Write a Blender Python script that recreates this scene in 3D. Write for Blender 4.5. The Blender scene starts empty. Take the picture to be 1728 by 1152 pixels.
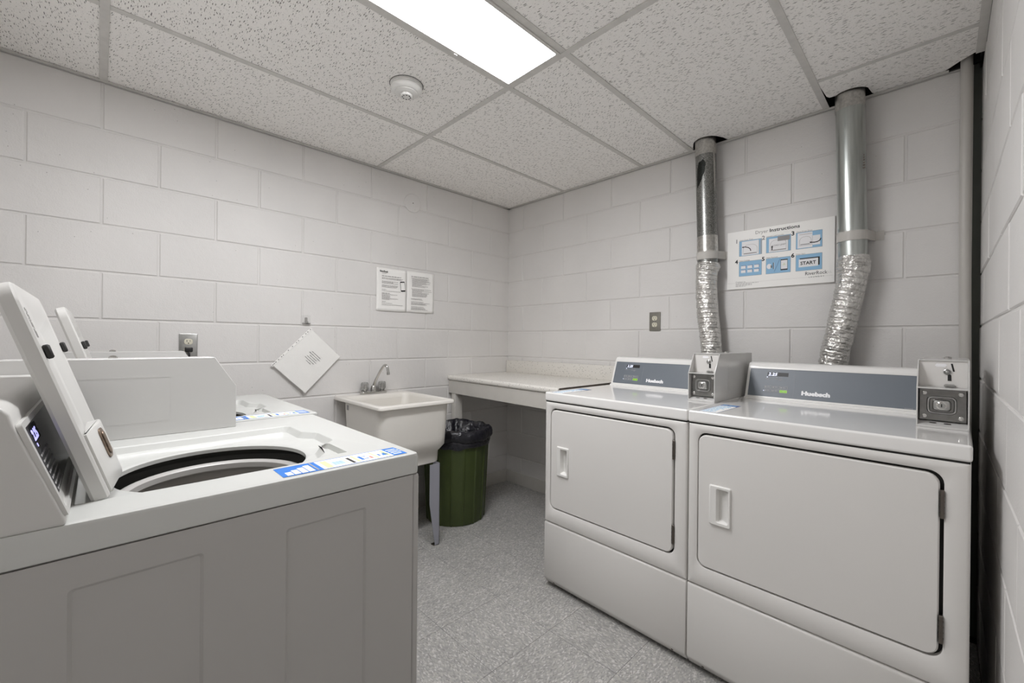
import bpy, bmesh, math, random
from mathutils import Matrix, Vector, noise
random.seed(7)
PI = math.pi
SC = bpy.context.scene
COL = SC.collection

# ------------------------------------------------------------------ camera
CAM = Vector((2.5262, -2.4249, 1.1518))
yaw, pit, rol, FPX = -0.795933, -0.001158, 0.009928, 711.573
fw = Vector((math.sin(yaw)*math.cos(pit), math.cos(yaw)*math.cos(pit), math.sin(pit)))
rt = Vector((math.cos(yaw), -math.sin(yaw), 0)); up = rt.cross(fw)
r2 = rt*math.cos(rol) + up*math.sin(rol); u2 = -rt*math.sin(rol) + up*math.cos(rol)
cd = bpy.data.cameras.new('camera'); cam = bpy.data.objects.new('camera', cd); COL.objects.link(cam)
cd.sensor_width = 36.0; cd.lens = 36.0*FPX/1728.0; cd.clip_start = 0.01; cd.clip_end = 50
m = Matrix((( r2.x, u2.x, -fw.x, CAM.x), (r2.y, u2.y, -fw.y, CAM.y), (r2.z, u2.z, -fw.z, CAM.z), (0, 0, 0, 1)))
cam.matrix_world = m
SC.camera = cam

# ------------------------------------------------------------------ world, light, exposure
w = bpy.data.worlds.new('world'); SC.world = w; w.use_nodes = True
w.node_tree.nodes['Background'].inputs[0].default_value = (1, 1, 1, 1)
w.node_tree.nodes['Background'].inputs[1].default_value = 0.05
SC.view_settings.view_transform = 'Standard'; SC.view_settings.look = 'None'
SC.view_settings.gamma = 1.0; SC.view_settings.use_curve_mapping = False
SC.view_settings.exposure = 1.37
LIGHT = 12.0          # radiance of the fluorescent diffuser
SC.cycles.max_bounces = 14; SC.cycles.diffuse_bounces = 10; SC.cycles.glossy_bounces = 6
SC.cycles.caustics_reflective = False; SC.cycles.caustics_refractive = False

# ------------------------------------------------------------------ materials
def lin(c):
    return tuple((x/12.92 if x <= .04045 else ((x+.055)/1.055)**2.4) for x in (v/255.0 for v in c)) + (1,)
def mat(name, rgb, rough=.5, metal=0, bump=None, spec=.5, coat=0, emit=None, var=None, trans=0, alpha=1):
    """procedural principled material: bump=(scale, strength, distance), var=(scale, amount)"""
    M = bpy.data.materials.new(name); M.use_nodes = True
    nt = M.node_tree; b = nt.nodes['Principled BSDF']
    b.inputs['Base Color'].default_value = lin(rgb); b.inputs['Roughness'].default_value = rough
    b.inputs['Metallic'].default_value = metal; b.inputs['Specular IOR Level'].default_value = spec
    b.inputs['Coat Weight'].default_value = coat; b.inputs['Coat Roughness'].default_value = .08
    b.inputs['Transmission Weight'].default_value = trans; b.inputs['Alpha'].default_value = alpha
    if emit:
        b.inputs['Emission Color'].default_value = lin(emit[0]); b.inputs['Emission Strength'].default_value = emit[1]
    geo = nt.nodes.new('ShaderNodeNewGeometry')
    if var:
        n = nt.nodes.new('ShaderNodeTexNoise'); n.inputs['Scale'].default_value = var[0]; n.inputs['Detail'].default_value = 5
        nt.links.new(geo.outputs['Position'], n.inputs['Vector'])
        mr = nt.nodes.new('ShaderNodeMapRange'); mr.inputs[1].default_value = .3; mr.inputs[2].default_value = .7
        mr.inputs[3].default_value = 1-var[1]; mr.inputs[4].default_value = 1+var[1]
        nt.links.new(n.outputs[0], mr.inputs[0])
        vm = nt.nodes.new('ShaderNodeVectorMath'); vm.operation = 'SCALE'; vm.inputs[0].default_value = lin(rgb)[:3]
        nt.links.new(mr.outputs[0], vm.inputs['Scale']); nt.links.new(vm.outputs[0], b.inputs['Base Color'])
    if bump:
        n2 = nt.nodes.new('ShaderNodeTexNoise'); n2.inputs['Scale'].default_value = bump[0]; n2.inputs['Detail'].default_value = 4
        nt.links.new(geo.outputs['Position'], n2.inputs['Vector'])
        bp = nt.nodes.new('ShaderNodeBump'); bp.inputs['Strength'].default_value = bump[1]; bp.inputs['Distance'].default_value = bump[2]
        nt.links.new(n2.outputs[0], bp.inputs['Height']); nt.links.new(bp.outputs[0], b.inputs['Normal'])
    return M

def wall_mat():
    M = mat('painted_block', (218, 216, 213), .42, spec=.45)
    nt = M.node_tree; b = nt.nodes['Principled BSDF']; L = nt.links
    geo = nt.nodes.new('ShaderNodeNewGeometry')
    n1 = nt.nodes.new('ShaderNodeTexNoise'); n1.inputs['Scale'].default_value = 2.2; n1.inputs['Detail'].default_value = 6
    n2 = nt.nodes.new('ShaderNodeTexNoise'); n2.inputs['Scale'].default_value = 190; n2.inputs['Detail'].default_value = 3
    n3 = nt.nodes.new('ShaderNodeTexNoise'); n3.inputs['Scale'].default_value = 34; n3.inputs['Detail'].default_value = 5
    v = nt.nodes.new('ShaderNodeTexVoronoi'); v.inputs['Scale'].default_value = 26
    for n in (n1, n2, n3, v): L.new(geo.outputs['Position'], n.inputs['Vector'])
    cr = nt.nodes.new('ShaderNodeValToRGB')
    cr.color_ramp.elements[0].position = .3; cr.color_ramp.elements[0].color = lin((214, 212, 210))
    cr.color_ramp.elements[1].position = .7; cr.color_ramp.elements[1].color = lin((222, 220, 218))
    L.new(n1.outputs[0], cr.inputs[0])
    # scattered pits in the paint
    rp = nt.nodes.new('ShaderNodeValToRGB'); rp.color_ramp.elements[0].position = .03; rp.color_ramp.elements[0].color = (.55, .55, .54, 1)
    rp.color_ramp.elements[1].position = .06; rp.color_ramp.elements[1].color = (1, 1, 1, 1)
    L.new(v.outputs['Distance'], rp.inputs[0])
    sel = nt.nodes.new('ShaderNodeSeparateColor'); L.new(v.outputs['Color'], sel.inputs[0])
    gt = nt.nodes.new('ShaderNodeMath'); gt.operation = 'LESS_THAN'; gt.inputs[1].default_value = .22; L.new(sel.outputs[0], gt.inputs[0])
    mx = nt.nodes.new('ShaderNodeMix'); mx.data_type = 'RGBA'; mx.blend_type = 'MULTIPLY'
    L.new(gt.outputs[0], mx.inputs[0]); L.new(cr.outputs[0], mx.inputs[6]); L.new(rp.outputs[0], mx.inputs[7])
    L.new(mx.outputs[2], b.inputs['Base Color'])
    ad = nt.nodes.new('ShaderNodeMath'); ad.operation = 'MULTIPLY_ADD'; ad.inputs[1].default_value = 1.6
    L.new(n3.outputs[0], ad.inputs[0]); L.new(n2.outputs[0], ad.inputs[2])
    bp = nt.nodes.new('ShaderNodeBump'); bp.inputs['Strength'].default_value = .42; bp.inputs['Distance'].default_value = .0016
    L.new(ad.outputs[0], bp.inputs['Height']); L.new(bp.outputs[0], b.inputs['Normal'])
    return M

def ceiling_mat():
    M = mat('mineral_tile', (214, 211, 206), .9, spec=.2)
    nt = M.node_tree; b = nt.nodes['Principled BSDF']; L = nt.links
    geo = nt.nodes.new('ShaderNodeNewGeometry'); oi = nt.nodes.new('ShaderNodeObjectInfo')
    off = nt.nodes.new('ShaderNodeVectorMath'); off.operation = 'ADD'
    com = nt.nodes.new('ShaderNodeCombineXYZ')
    mu = nt.nodes.new('ShaderNodeMath'); mu.operation = 'MULTIPLY'; mu.inputs[1].default_value = 37.0
    L.new(oi.outputs['Random'], mu.inputs[0]); L.new(mu.outputs[0], com.inputs[0]); L.new(mu.outputs[0], com.inputs[1])
    L.new(geo.outputs['Position'], off.inputs[0]); L.new(com.outputs[0], off.inputs[1])
    an = nt.nodes.new('ShaderNodeMapRange'); an.inputs[3].default_value = -.35; an.inputs[4].default_value = .35
    L.new(oi.outputs['Random'], an.inputs[0])
    rot = nt.nodes.new('ShaderNodeVectorRotate'); rot.rotation_type = 'Z_AXIS'
    L.new(off.outputs[0], rot.inputs['Vector']); L.new(an.outputs[0], rot.inputs['Angle'])
    wob = nt.nodes.new('ShaderNodeTexNoise'); wob.inputs['Scale'].default_value = 55; wob.inputs['Detail'].default_value = 2
    L.new(rot.outputs[0], wob.inputs['Vector'])
    wsc = nt.nodes.new('ShaderNodeVectorMath'); wsc.operation = 'SCALE'; wsc.inputs['Scale'].default_value = .009
    L.new(wob.outputs['Color'], wsc.inputs[0])
    wad = nt.nodes.new('ShaderNodeVectorMath'); wad.operation = 'ADD'; L.new(rot.outputs[0], wad.inputs[0]); L.new(wsc.outputs[0], wad.inputs[1])
    def cells(sx, sy, r, keep, dark):
        mp = nt.nodes.new('ShaderNodeVectorMath'); mp.operation = 'MULTIPLY'; mp.inputs[1].default_value = (sx, sy, 0)
        L.new(wad.outputs[0], mp.inputs[0])
        v = nt.nodes.new('ShaderNodeTexVoronoi'); v.inputs['Scale'].default_value = 1; v.voronoi_dimensions = '2D'
        L.new(mp.outputs[0], v.inputs['Vector'])
        rp = nt.nodes.new('ShaderNodeMapRange'); rp.inputs[1].default_value = r*.6; rp.inputs[2].default_value = r
        rp.inputs[3].default_value = 1; rp.inputs[4].default_value = 0
        L.new(v.outputs['Distance'], rp.inputs[0])
        sp = nt.nodes.new('ShaderNodeSeparateColor'); L.new(v.outputs['Color'], sp.inputs[0])
        lt = nt.nodes.new('ShaderNodeMath'); lt.operation = 'LESS_THAN'; lt.inputs[1].default_value = keep; L.new(sp.outputs[1], lt.inputs[0])
        m1 = nt.nodes.new('ShaderNodeMath'); m1.operation = 'MULTIPLY'; L.new(rp.outputs[0], m1.inputs[0]); L.new(lt.outputs[0], m1.inputs[1])
        m2 = nt.nodes.new('ShaderNodeMath'); m2.operation = 'MULTIPLY'; m2.inputs[1].default_value = dark; L.new(m1.outputs[0], m2.inputs[0])
        return m2
    a = cells(28, 160, .20, .44, 1.0); c = cells(56, 220, .2, .26, .7); d = cells(200, 230, .24, .25, .4)
    s1 = nt.nodes.new('ShaderNodeMath'); s1.operation = 'MAXIMUM'; L.new(a.outputs[0], s1.inputs[0]); L.new(c.outputs[0], s1.inputs[1])
    s2 = nt.nodes.new('ShaderNodeMath'); s2.operation = 'MAXIMUM'; L.new(s1.outputs[0], s2.inputs[0]); L.new(d.outputs[0], s2.inputs[1])
    mx = nt.nodes.new('ShaderNodeMix'); mx.data_type = 'RGBA'
    L.new(s2.outputs[0], mx.inputs[0]); mx.inputs[6].default_value = lin((247, 245, 242)); mx.inputs[7].default_value = lin((124, 121, 118))
    L.new(mx.outputs[2], b.inputs['Base Color'])
    fn = nt.nodes.new('ShaderNodeTexNoise'); fn.inputs['Scale'].default_value = 260; L.new(geo.outputs['Position'], fn.inputs['Vector'])
    sb = nt.nodes.new('ShaderNodeMath'); sb.operation = 'MULTIPLY_ADD'; sb.inputs[1].default_value = -1.5; L.new(s2.outputs[0], sb.inputs[0]); L.new(fn.outputs[0], sb.inputs[2])
    bp = nt.nodes.new('ShaderNodeBump'); bp.inputs['Strength'].default_value = .6; bp.inputs['Distance'].default_value = .0015
    L.new(sb.outputs[0], bp.inputs['Height']); L.new(bp.outputs[0], b.inputs['Normal'])
    return M

def floor_mat():
    M = mat('vinyl_composition', (150, 150, 148), .38, spec=.4)
    nt = M.node_tree; b = nt.nodes['Principled BSDF']; L = nt.links
    geo = nt.nodes.new('ShaderNodeNewGeometry'); oi = nt.nodes.new('ShaderNodeObjectInfo')
    gt = nt.nodes.new('ShaderNodeMath'); gt.operation = 'GREATER_THAN'; gt.inputs[1].default_value = .5; L.new(oi.outputs['Random'], gt.inputs[0])
    an = nt.nodes.new('ShaderNodeMath'); an.operation = 'MULTIPLY'; an.inputs[1].default_value = PI/2; L.new(gt.outputs[0], an.inputs[0])
    rot = nt.nodes.new('ShaderNodeVectorRotate'); rot.rotation_type = 'Z_AXIS'; L.new(geo.outputs['Position'], rot.inputs['Vector']); L.new(an.outputs[0], rot.inputs['Angle'])
    def chips(sx, sy):
        mp = nt.nodes.new('ShaderNodeVectorMath'); mp.operation = 'MULTIPLY'; mp.inputs[1].default_value = (sx, sy, 0)
        L.new(rot.outputs[0], mp.inputs[0])
        v = nt.nodes.new('ShaderNodeTexVoronoi'); v.voronoi_dimensions = '2D'; v.inputs['Scale'].default_value = 1; v.inputs['Randomness'].default_value = 1
        L.new(mp.outputs[0], v.inputs['Vector']); sp = nt.nodes.new('ShaderNodeSeparateColor'); L.new(v.outputs['Color'], sp.inputs[0]); return sp
    s = chips(135, 235)
    cr = nt.nodes.new('ShaderNodeValToRGB'); e = cr.color_ramp.elements
    e[0].position = 0; e[0].color = lin((142, 141, 139)); e[1].position = .16; e[1].color = lin((154, 153, 151))
    for p, c in ((.5, (164, 163, 161)), (.72, (171, 169, 164)), (.9, (186, 184, 181)), (.96, (198, 196, 194))):
        x = e.new(p); x.color = lin(c)
    L.new(s.outputs[0], cr.inputs[0])
    nz = nt.nodes.new('ShaderNodeTexNoise'); nz.inputs['Scale'].default_value = 3; L.new(geo.outputs['Position'], nz.inputs['Vector'])
    mr = nt.nodes.new('ShaderNodeMapRange'); mr.inputs[1].default_value = .35; mr.inputs[2].default_value = .65; mr.inputs[3].default_value = .94; mr.inputs[4].default_value = 1.04
    L.new(nz.outputs[0], mr.inputs[0])
    sc = nt.nodes.new('ShaderNodeVectorMath'); sc.operation = 'SCALE'; L.new(cr.outputs[0], sc.inputs[0]); L.new(mr.outputs[0], sc.inputs['Scale'])
    L.new(sc.outputs[0], b.inputs['Base Color'])
    bp = nt.nodes.new('ShaderNodeBump'); bp.inputs['Strength'].default_value = .15; bp.inputs['Distance'].default_value = .0005
    L.new(s.outputs[1], bp.inputs['Height']); L.new(bp.outputs[0], b.inputs['Normal'])
    return M

def laminate_mat():
    M = mat('speckled_laminate', (222, 219, 212), .4)
    nt = M.node_tree; b = nt.nodes['Principled BSDF']; L = nt.links
    geo = nt.nodes.new('ShaderNodeNewGeometry')
    v = nt.nodes.new('ShaderNodeTexVoronoi'); v.inputs['Scale'].default_value = 110; L.new(geo.outputs['Position'], v.inputs['Vector'])
    sp = nt.nodes.new('ShaderNodeSeparateColor'); L.new(v.outputs['Color'], sp.inputs[0])
    lt = nt.nodes.new('ShaderNodeMath'); lt.operation = 'LESS_THAN'; lt.inputs[1].default_value = .3; L.new(sp.outputs[0], lt.inputs[0])
    ld = nt.nodes.new('ShaderNodeMath'); ld.operation = 'LESS_THAN'; ld.inputs[1].default_value = .3; L.new(v.outputs['Distance'], ld.inputs[0])
    ml = nt.nodes.new('ShaderNodeMath'); ml.operation = 'MULTIPLY'; L.new(lt.outputs[0], ml.inputs[0]); L.new(ld.outputs[0], ml.inputs[1])
    mx = nt.nodes.new('ShaderNodeMix'); mx.data_type = 'RGBA'; L.new(ml.outputs[0], mx.inputs[0])
    mx.inputs[6].default_value = lin((222, 219, 213)); mx.inputs[7].default_value = lin((158, 154, 147)); L.new(mx.outputs[2], b.inputs['Base Color'])
    return M

def galv_mat(name, dark, lightc, sc, contrast, rough=.32, streak=True):
    M = mat(name, lightc, rough, 1.0)
    nt = M.node_tree; b = nt.nodes['Principled BSDF']; L = nt.links
    geo = nt.nodes.new('ShaderNodeNewGeometry')
    mp = nt.nodes.new('ShaderNodeVectorMath'); mp.operation = 'MULTIPLY'; mp.inputs[1].default_value = (sc, sc, sc*(.06 if streak else 1))
    L.new(geo.outputs['Position'], mp.inputs[0])
    n = nt.nodes.new('ShaderNodeTexNoise'); n.inputs['Scale'].default_value = 1; n.inputs['Detail'].default_value = 5; L.new(mp.outputs[0], n.inputs['Vector'])
    cr = nt.nodes.new('ShaderNodeValToRGB'); cr.color_ramp.elements[0].position = .5-contrast; cr.color_ramp.elements[0].color = lin(dark)
    cr.color_ramp.elements[1].position = .5+contrast; cr.color_ramp.elements[1].color = lin(lightc)
    L.new(n.outputs[0], cr.inputs[0]); L.new(cr.outputs[0], b.inputs['Base Color'])
    return M

WALL = wall_mat(); CEIL = ceiling_mat(); FLOOR = floor_mat(); LAM = laminate_mat()
GRID = mat('grid_paint', (206, 204, 200), .5, var=(30, .05))
DARK = mat('plenum_dark', (46, 44, 43), .9)
BLACK = mat('black_plastic', (16, 16, 17), .45)
GAP = mat('dark_gap', (34, 33, 31), .8)
ENAMEL = mat('white_enamel', (228, 227, 225), .1, spec=.5, coat=.35)
DECK = mat('washer_deck_enamel', (192, 193, 190), .22, spec=.5)
BOXP = mat('coin_box_enamel', (196, 195, 193), .2, spec=.5)
SATIN = mat('satin_white_enamel', (216, 214, 211), .34, spec=.45, bump=(420, .05, .0004))
PLASTIC = mat('white_plastic', (222, 221, 218), .3)
LIDP = mat('lid_plastic', (196, 195, 192), .28)
SHADEDENAMEL = mat('shaded_washer_enamel', (172, 170, 167), .3, spec=.5)  # white enamel greyed down, shade on the cabinet put into the colour
PANEL = mat('slate_panel', (104, 111, 119), .42)
PANELD = mat('dark_panel', (62, 62, 64), .25)
INK = mat('black_ink', (30, 30, 32), .6)
INKG = mat('grey_ink', (150, 148, 148), .6)
INKL = mat('pale_ink', (176, 174, 172), .6)
WHITE = mat('white_print', (236, 236, 238), .5)
BLUE = mat('blue_print', (28, 112, 200), .45)
SKY = mat('light_blue_print', (140, 186, 220), .5)
NAVY = mat('navy_print', (74, 96, 150), .5)
GREEN = mat('lime_button', (132, 196, 40), .4)
LIME = mat('pale_lime_print', (206, 220, 160), .5)
REDP = mat('red_print', (196, 130, 120), .5)
BOARD = mat('white_board', (244, 243, 240), .4)
PAPER = mat('paper', (240, 239, 236), .75, bump=(14, .3, .004))
GLOW = mat('display_digits', (230, 235, 255), .5, emit=((215, 222, 255), .5))
GLOWV = mat('violet_digits', (190, 190, 255), .5, emit=((178, 176, 250), .45))
STEEL = mat('brushed_steel', (176, 176, 174), .3, 1, var=(60, .08))
PLATES = mat('stainless_plate', (128, 127, 125), .3, 1, var=(60, .12))
CHROME = mat('chrome', (200, 199, 196), .12, 1)
HINGE = mat('hinge_steel', (112, 106, 100), .42, 1)
ACRYL = mat('smoked_acrylic', (214, 214, 212), .06, trans=.8, spec=.6)
CLEAR = mat('clear_plastic', (236, 236, 235), .12, trans=.0, alpha=.10)
TUB = mat('tub_resin', (219, 216, 210), .38, bump=(500, .05, .0004))
LEGP = mat('grey_blue_steel', (150, 151, 160), .45)
OLIVE = mat('olive_plastic', (62, 73, 36), .42, spec=.4, var=(9, .1))
BAG = mat('black_bag_film', (23, 23, 31), .22, spec=.6, bump=(48, .8, .009))
WOODP = mat('painted_wood', (196, 193, 187), .5, var=(12, .03))
EDGE = mat('raw_board_edge', (92, 84, 78), .7, var=(40, .12))
PIPEP = mat('painted_pipe', (192, 189, 184), .38, bump=(60, .2, .001))
IVORY = mat('ivory_plastic', (214, 210, 192), .4)
PLATE = mat('grey_cover_plate', (128, 125, 117), .5, .3, var=(50, .1))
BASKET = mat('basket_steel', (150, 146, 141), .5, .1)
SHADE = mat('tub_cover_plastic', (84, 83, 80), .6)
RUBBER = mat('dark_rubber', (44, 43, 42), .7)
GALV = galv_mat('galvanised_sheet', (158, 163, 160), (206, 210, 207), 60, .28, .3)
GALVP = galv_mat('spangled_sheet', (72, 74, 72), (182, 182, 179), 330, .16, .34, False)
TAPE = galv_mat('foil_tape', (180, 178, 174), (214, 212, 208), 90, .2, .3, False)
FOIL = mat('foil_hose', (222, 221, 218), .2, 1, bump=(95, .9, .006))
RUST = mat('stained_clip', (128, 112, 98), .4, .7, var=(120, .3))
DIFF = mat('light_diffuser', (255, 255, 255), .5, emit=((253, 253, 255), LIGHT))

# ------------------------------------------------------------------ mesh helpers
def I4(): return Matrix.Identity(4)
def put(dst, src, M=None):
    if M is not None: bmesh.ops.transform(src, matrix=M, verts=src.verts)
    me = bpy.data.meshes.new('t'); src.to_mesh(me); dst.from_mesh(me); bpy.data.meshes.remove(me); src.free()
def box(bm, x0, x1, y0, y1, z0, z1, bev=0, seg=2, M=None):
    t = bmesh.new(); bmesh.ops.create_cube(t, size=1)
    for v in t.verts:
        v.co = Vector((x0+(v.co.x+.5)*(x1-x0), y0+(v.co.y+.5)*(y1-y0), z0+(v.co.z+.5)*(z1-z0)))
    if bev: bmesh.ops.bevel(t, geom=t.edges[:], offset=bev, segments=seg, profile=.5, affect='EDGES')
    put(bm, t, M); return bm
def rrect(x0, x1, y0, y1, r, n=6):
    P = []
    rs = r if isinstance(r, (list, tuple)) else (r,)*4
    for (cx, cy, a, q) in ((x1, y1, 0, rs[0]), (x0, y1, 90, rs[1]), (x0, y0, 180, rs[2]), (x1, y0, 270, rs[3])):
        sx = -1 if a in (0, 270) else 1; sy = -1 if a in (0, 90) else 1
        for k in range(n+1):
            t = math.radians(a+90*k/n); P.append((cx+sx*q+q*math.cos(t), cy+sy*q+q*math.sin(t)))
    return P
def prism(bm, pts, axis, a0, a1, bev=0, seg=2, M=None):
    """extrude a 2-D outline along an axis; outline gives the two other coordinates in order"""
    t = bmesh.new()
    def co(p, a):
        if axis == 'x': return (a, p[0], p[1])
        if axis == 'y': return (p[0], a, p[1])
        return (p[0], p[1], a)
    A = [t.verts.new(co(p, a0)) for p in pts]; B = [t.verts.new(co(p, a1)) for p in pts]
    n = len(pts); t.faces.new(A[::-1]); t.faces.new(B)
    for i in range(n): t.faces.new((A[i], A[(i+1) % n], B[(i+1) % n], B[i]))
    bmesh.ops.recalc_face_normals(t, faces=t.faces)
    if bev: bmesh.ops.bevel(t, geom=[e for e in t.edges if len(e.link_faces) == 2 and e.calc_face_angle(0) > .5], offset=bev, segments=seg, profile=.5, affect='EDGES')
    put(bm, t, M); return bm
def loft(bm, loops, cap0=True, cap1=True, M=None, closed=False):
    t = bmesh.new(); V = [[t.verts.new(p) for p in L] for L in loops]; n = len(loops[0])
    for a, b in zip(V, V[1:]):
        for i in range(n): t.faces.new((a[i], a[(i+1) % n], b[(i+1) % n], b[i]))
    if closed:
        a, b = V[-1], V[0]
        for i in range(n): t.faces.new((a[i], a[(i+1) % n], b[(i+1) % n], b[i]))
    else:
        if cap0: t.faces.new(V[0][::-1])
        if cap1: t.faces.new(V[-1])
    bmesh.ops.recalc_face_normals(t, faces=t.faces)
    put(bm, t, M); return bm
def lathe(bm, prof, seg=32, M=None, cap0=False, cap1=False):
    loops = [[(r*math.cos(2*PI*k/seg), r*math.sin(2*PI*k/seg), z) for k in range(seg)] for r, z in prof]
    return loft(bm, loops, cap0, cap1, M)
def tube(bm, path, rad, seg=16, cap=True, M=None):
    loops = []; prev = None
    for i, p in enumerate(path):
        p = Vector(p); a = Vector(path[max(i-1, 0)]); c = Vector(path[min(i+1, len(path)-1)]); d = (c-a).normalized()
        if prev is None: prev = d.orthogonal().normalized()
        s = (prev-d*prev.dot(d)).normalized(); prev = s; q = d.cross(s)
        r = rad(i) if callable(rad) else (rad[i] if isinstance(rad, (list, tuple)) else rad)
        loops.append([tuple(p+(s*math.cos(2*PI*k/seg)+q*math.sin(2*PI*k/seg))*(r[k] if isinstance(r, list) else r)) for k in range(seg)])
    return loft(bm, loops, cap, cap, M)
def holed(bm, outer, holes, z, M=None, flip=False):
    """flat plate at height z with holes (2-D outlines)"""
    t = bmesh.new(); ed = []
    for L in [outer]+holes:
        V = [t.verts.new((p[0], p[1], z)) for p in L]
        for i in range(len(V)): ed.append(t.edges.new((V[i], V[(i+1) % len(V)])))
    bmesh.ops.triangle_fill(t, use_beauty=True, use_dissolve=False, edges=ed)
    for f in t.faces:
        if (f.normal.z < 0) != flip: f.normal_flip()
    put(bm, t, M); return bm
def ringwall(bm, loopA, zA, loopB, zB, M=None):
    return loft(bm, [[(p[0], p[1], zA) for p in loopA], [(p[0], p[1], zB) for p in loopB]], False, False, M)
def frame_ring(bm, outer, inner, d0, d1, M=None):
    """solid ring between two outlines with equal point counts, extruded in local z from d0 to d1"""
    o0 = [(p[0], p[1], d0) for p in outer]; o1 = [(p[0], p[1], d1) for p in outer]
    i0 = [(p[0], p[1], d0) for p in inner]; i1 = [(p[0], p[1], d1) for p in inner]
    return loft(bm, [o0, o1, i1, i0], False, False, M, closed=True)

def obj(name, bm, m, parent=None, loc=None, smooth=True, ang=38):
    me = bpy.data.meshes.new(name)
    if isinstance(bm, bmesh.types.BMesh):
        bmesh.ops.remove_doubles(bm, verts=bm.verts, dist=1e-6)
        if smooth:
            a = math.radians(ang)
            for e in bm.edges:
                if len(e.link_faces) == 2 and e.calc_face_angle(0) > a: e.smooth = False
        for f in bm.faces: f.smooth = smooth
        bm.to_mesh(me); bm.free()
    else: me = bm
    me.materials.clear(); me.materials.append(m)
    o = bpy.data.objects.new(name, me); COL.objects.link(o)
    if parent: o.parent = parent
    if loc: o.location = loc
    return o
def wn(o):
    md = o.modifiers.new('wn', 'WEIGHTED_NORMAL'); md.keep_sharp = True; return o
def tag(o, label, cat, group=None):
    o['label'] = label; o['category'] = cat
    if group: o['group'] = group
    return o
def thing(name, label, cat, loc=(0, 0, 0), rz=0, group=None):
    o = bpy.data.objects.new(name, None); COL.objects.link(o); o.location = loc; o.rotation_euler = (0, 0, rz)
    o.empty_display_size = .1
    return tag(o, label, cat, group)
def struct(o): o['kind'] = 'structure'; return o
KIDS = {}
def copy_tree(o, parent=None):
    c = o.copy(); COL.objects.link(c); c.parent = parent
    for ch in [x for x in o.children]: copy_tree(ch, c)
    return c
def frameM(o, x, y):
    x = Vector(x).normalized(); y = Vector(y); y = (y-x*y.dot(x)).normalized(); z = x.cross(y)
    return Matrix(((x.x, y.x, z.x, o[0]), (x.y, y.y, z.y, o[1]), (x.z, y.z, z.z, o[2]), (0, 0, 0, 1)))
def rects(bm, lst, M, t=.0006, base=0):
    for (x0, x1, y0, y1) in lst: box(bm, x0, x1, y0, y1, base, base+t, M=M)
    return bm
def text_bm(s, size, M, x=0, y=0, t=.0005, bold=0, align='LEFT', width=None, shear=0, base=0):
    cu = bpy.data.curves.new('t', 'FONT'); cu.body = s; cu.size = size; cu.offset = bold; cu.extrude = t/2; cu.align_x = align; cu.resolution_u = 2; cu.shear = shear
    o = bpy.data.objects.new('t', cu); COL.objects.link(o)
    bpy.context.view_layer.update()
    me = bpy.data.meshes.new_from_object(o.evaluated_get(bpy.context.evaluated_depsgraph_get()))
    bpy.data.objects.remove(o); bpy.data.curves.remove(cu)
    bm = bmesh.new(); bm.from_mesh(me); bpy.data.meshes.remove(me)
    if width and bm.verts:
        xs = [v.co.x for v in bm.verts]; k = width/(max(xs)-min(xs)); x0 = min(xs)
        for v in bm.verts: v.co.x = (v.co.x-x0)*k
    for v in bm.verts: v.co += Vector((x, y, t/2+base))
    bmesh.ops.transform(bm, matrix=M, verts=bm.verts)
    return bm
def join_bm(lst):
    b = bmesh.new()
    for x in lst: put(b, x)
    return b
def greek(bm, M, x0, x1, y, h, rnd, base=0, t=.0004):
    """a line of print too small to read: word-sized dashes"""
    x = x0
    while x < x1-h:
        wl = min(rnd.uniform(2.2, 7)*h, x1-x); box(bm, x, x+wl, y, y+h, base, base+t, M=M); x += wl+h*1.1

# ------------------------------------------------------------------ room shell
H = 2.243; W = 2.6275; YF = -2.80; ZA = 2.04; CH = .2032; BL = .4064
def block_mesh(w, h, cache={}):
    k = (round(w, 4), round(h, 4))
    if k in cache: return cache[k]
    c = .0032
    bm = bmesh.new()
    A = [(-w/2, -h/2), (w/2, -h/2), (w/2, h/2), (-w/2, h/2)]
    B = [(-w/2+c, -h/2+c), (w/2-c, -h/2+c), (w/2-c, h/2-c), (-w/2+c, h/2-c)]
    a0 = [bm.verts.new((p[0], p[1], -.012)) for p in A]; a1 = [bm.verts.new((p[0], p[1], -.0026)) for p in A]; b1 = [bm.verts.new((p[0], p[1], 0)) for p in B]
    bm.faces.new(b1)
    for i in range(4):
        j = (i+1) % 4; bm.faces.new((a1[i], a1[j], b1[j], b1[i])); bm.faces.new((a0[i], a0[j], a1[j], a1[i]))
    me = bpy.data.meshes.new('concrete_block'); bm.to_mesh(me); bm.free(); me.materials.append(WALL); cache[k] = me
    return me
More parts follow.
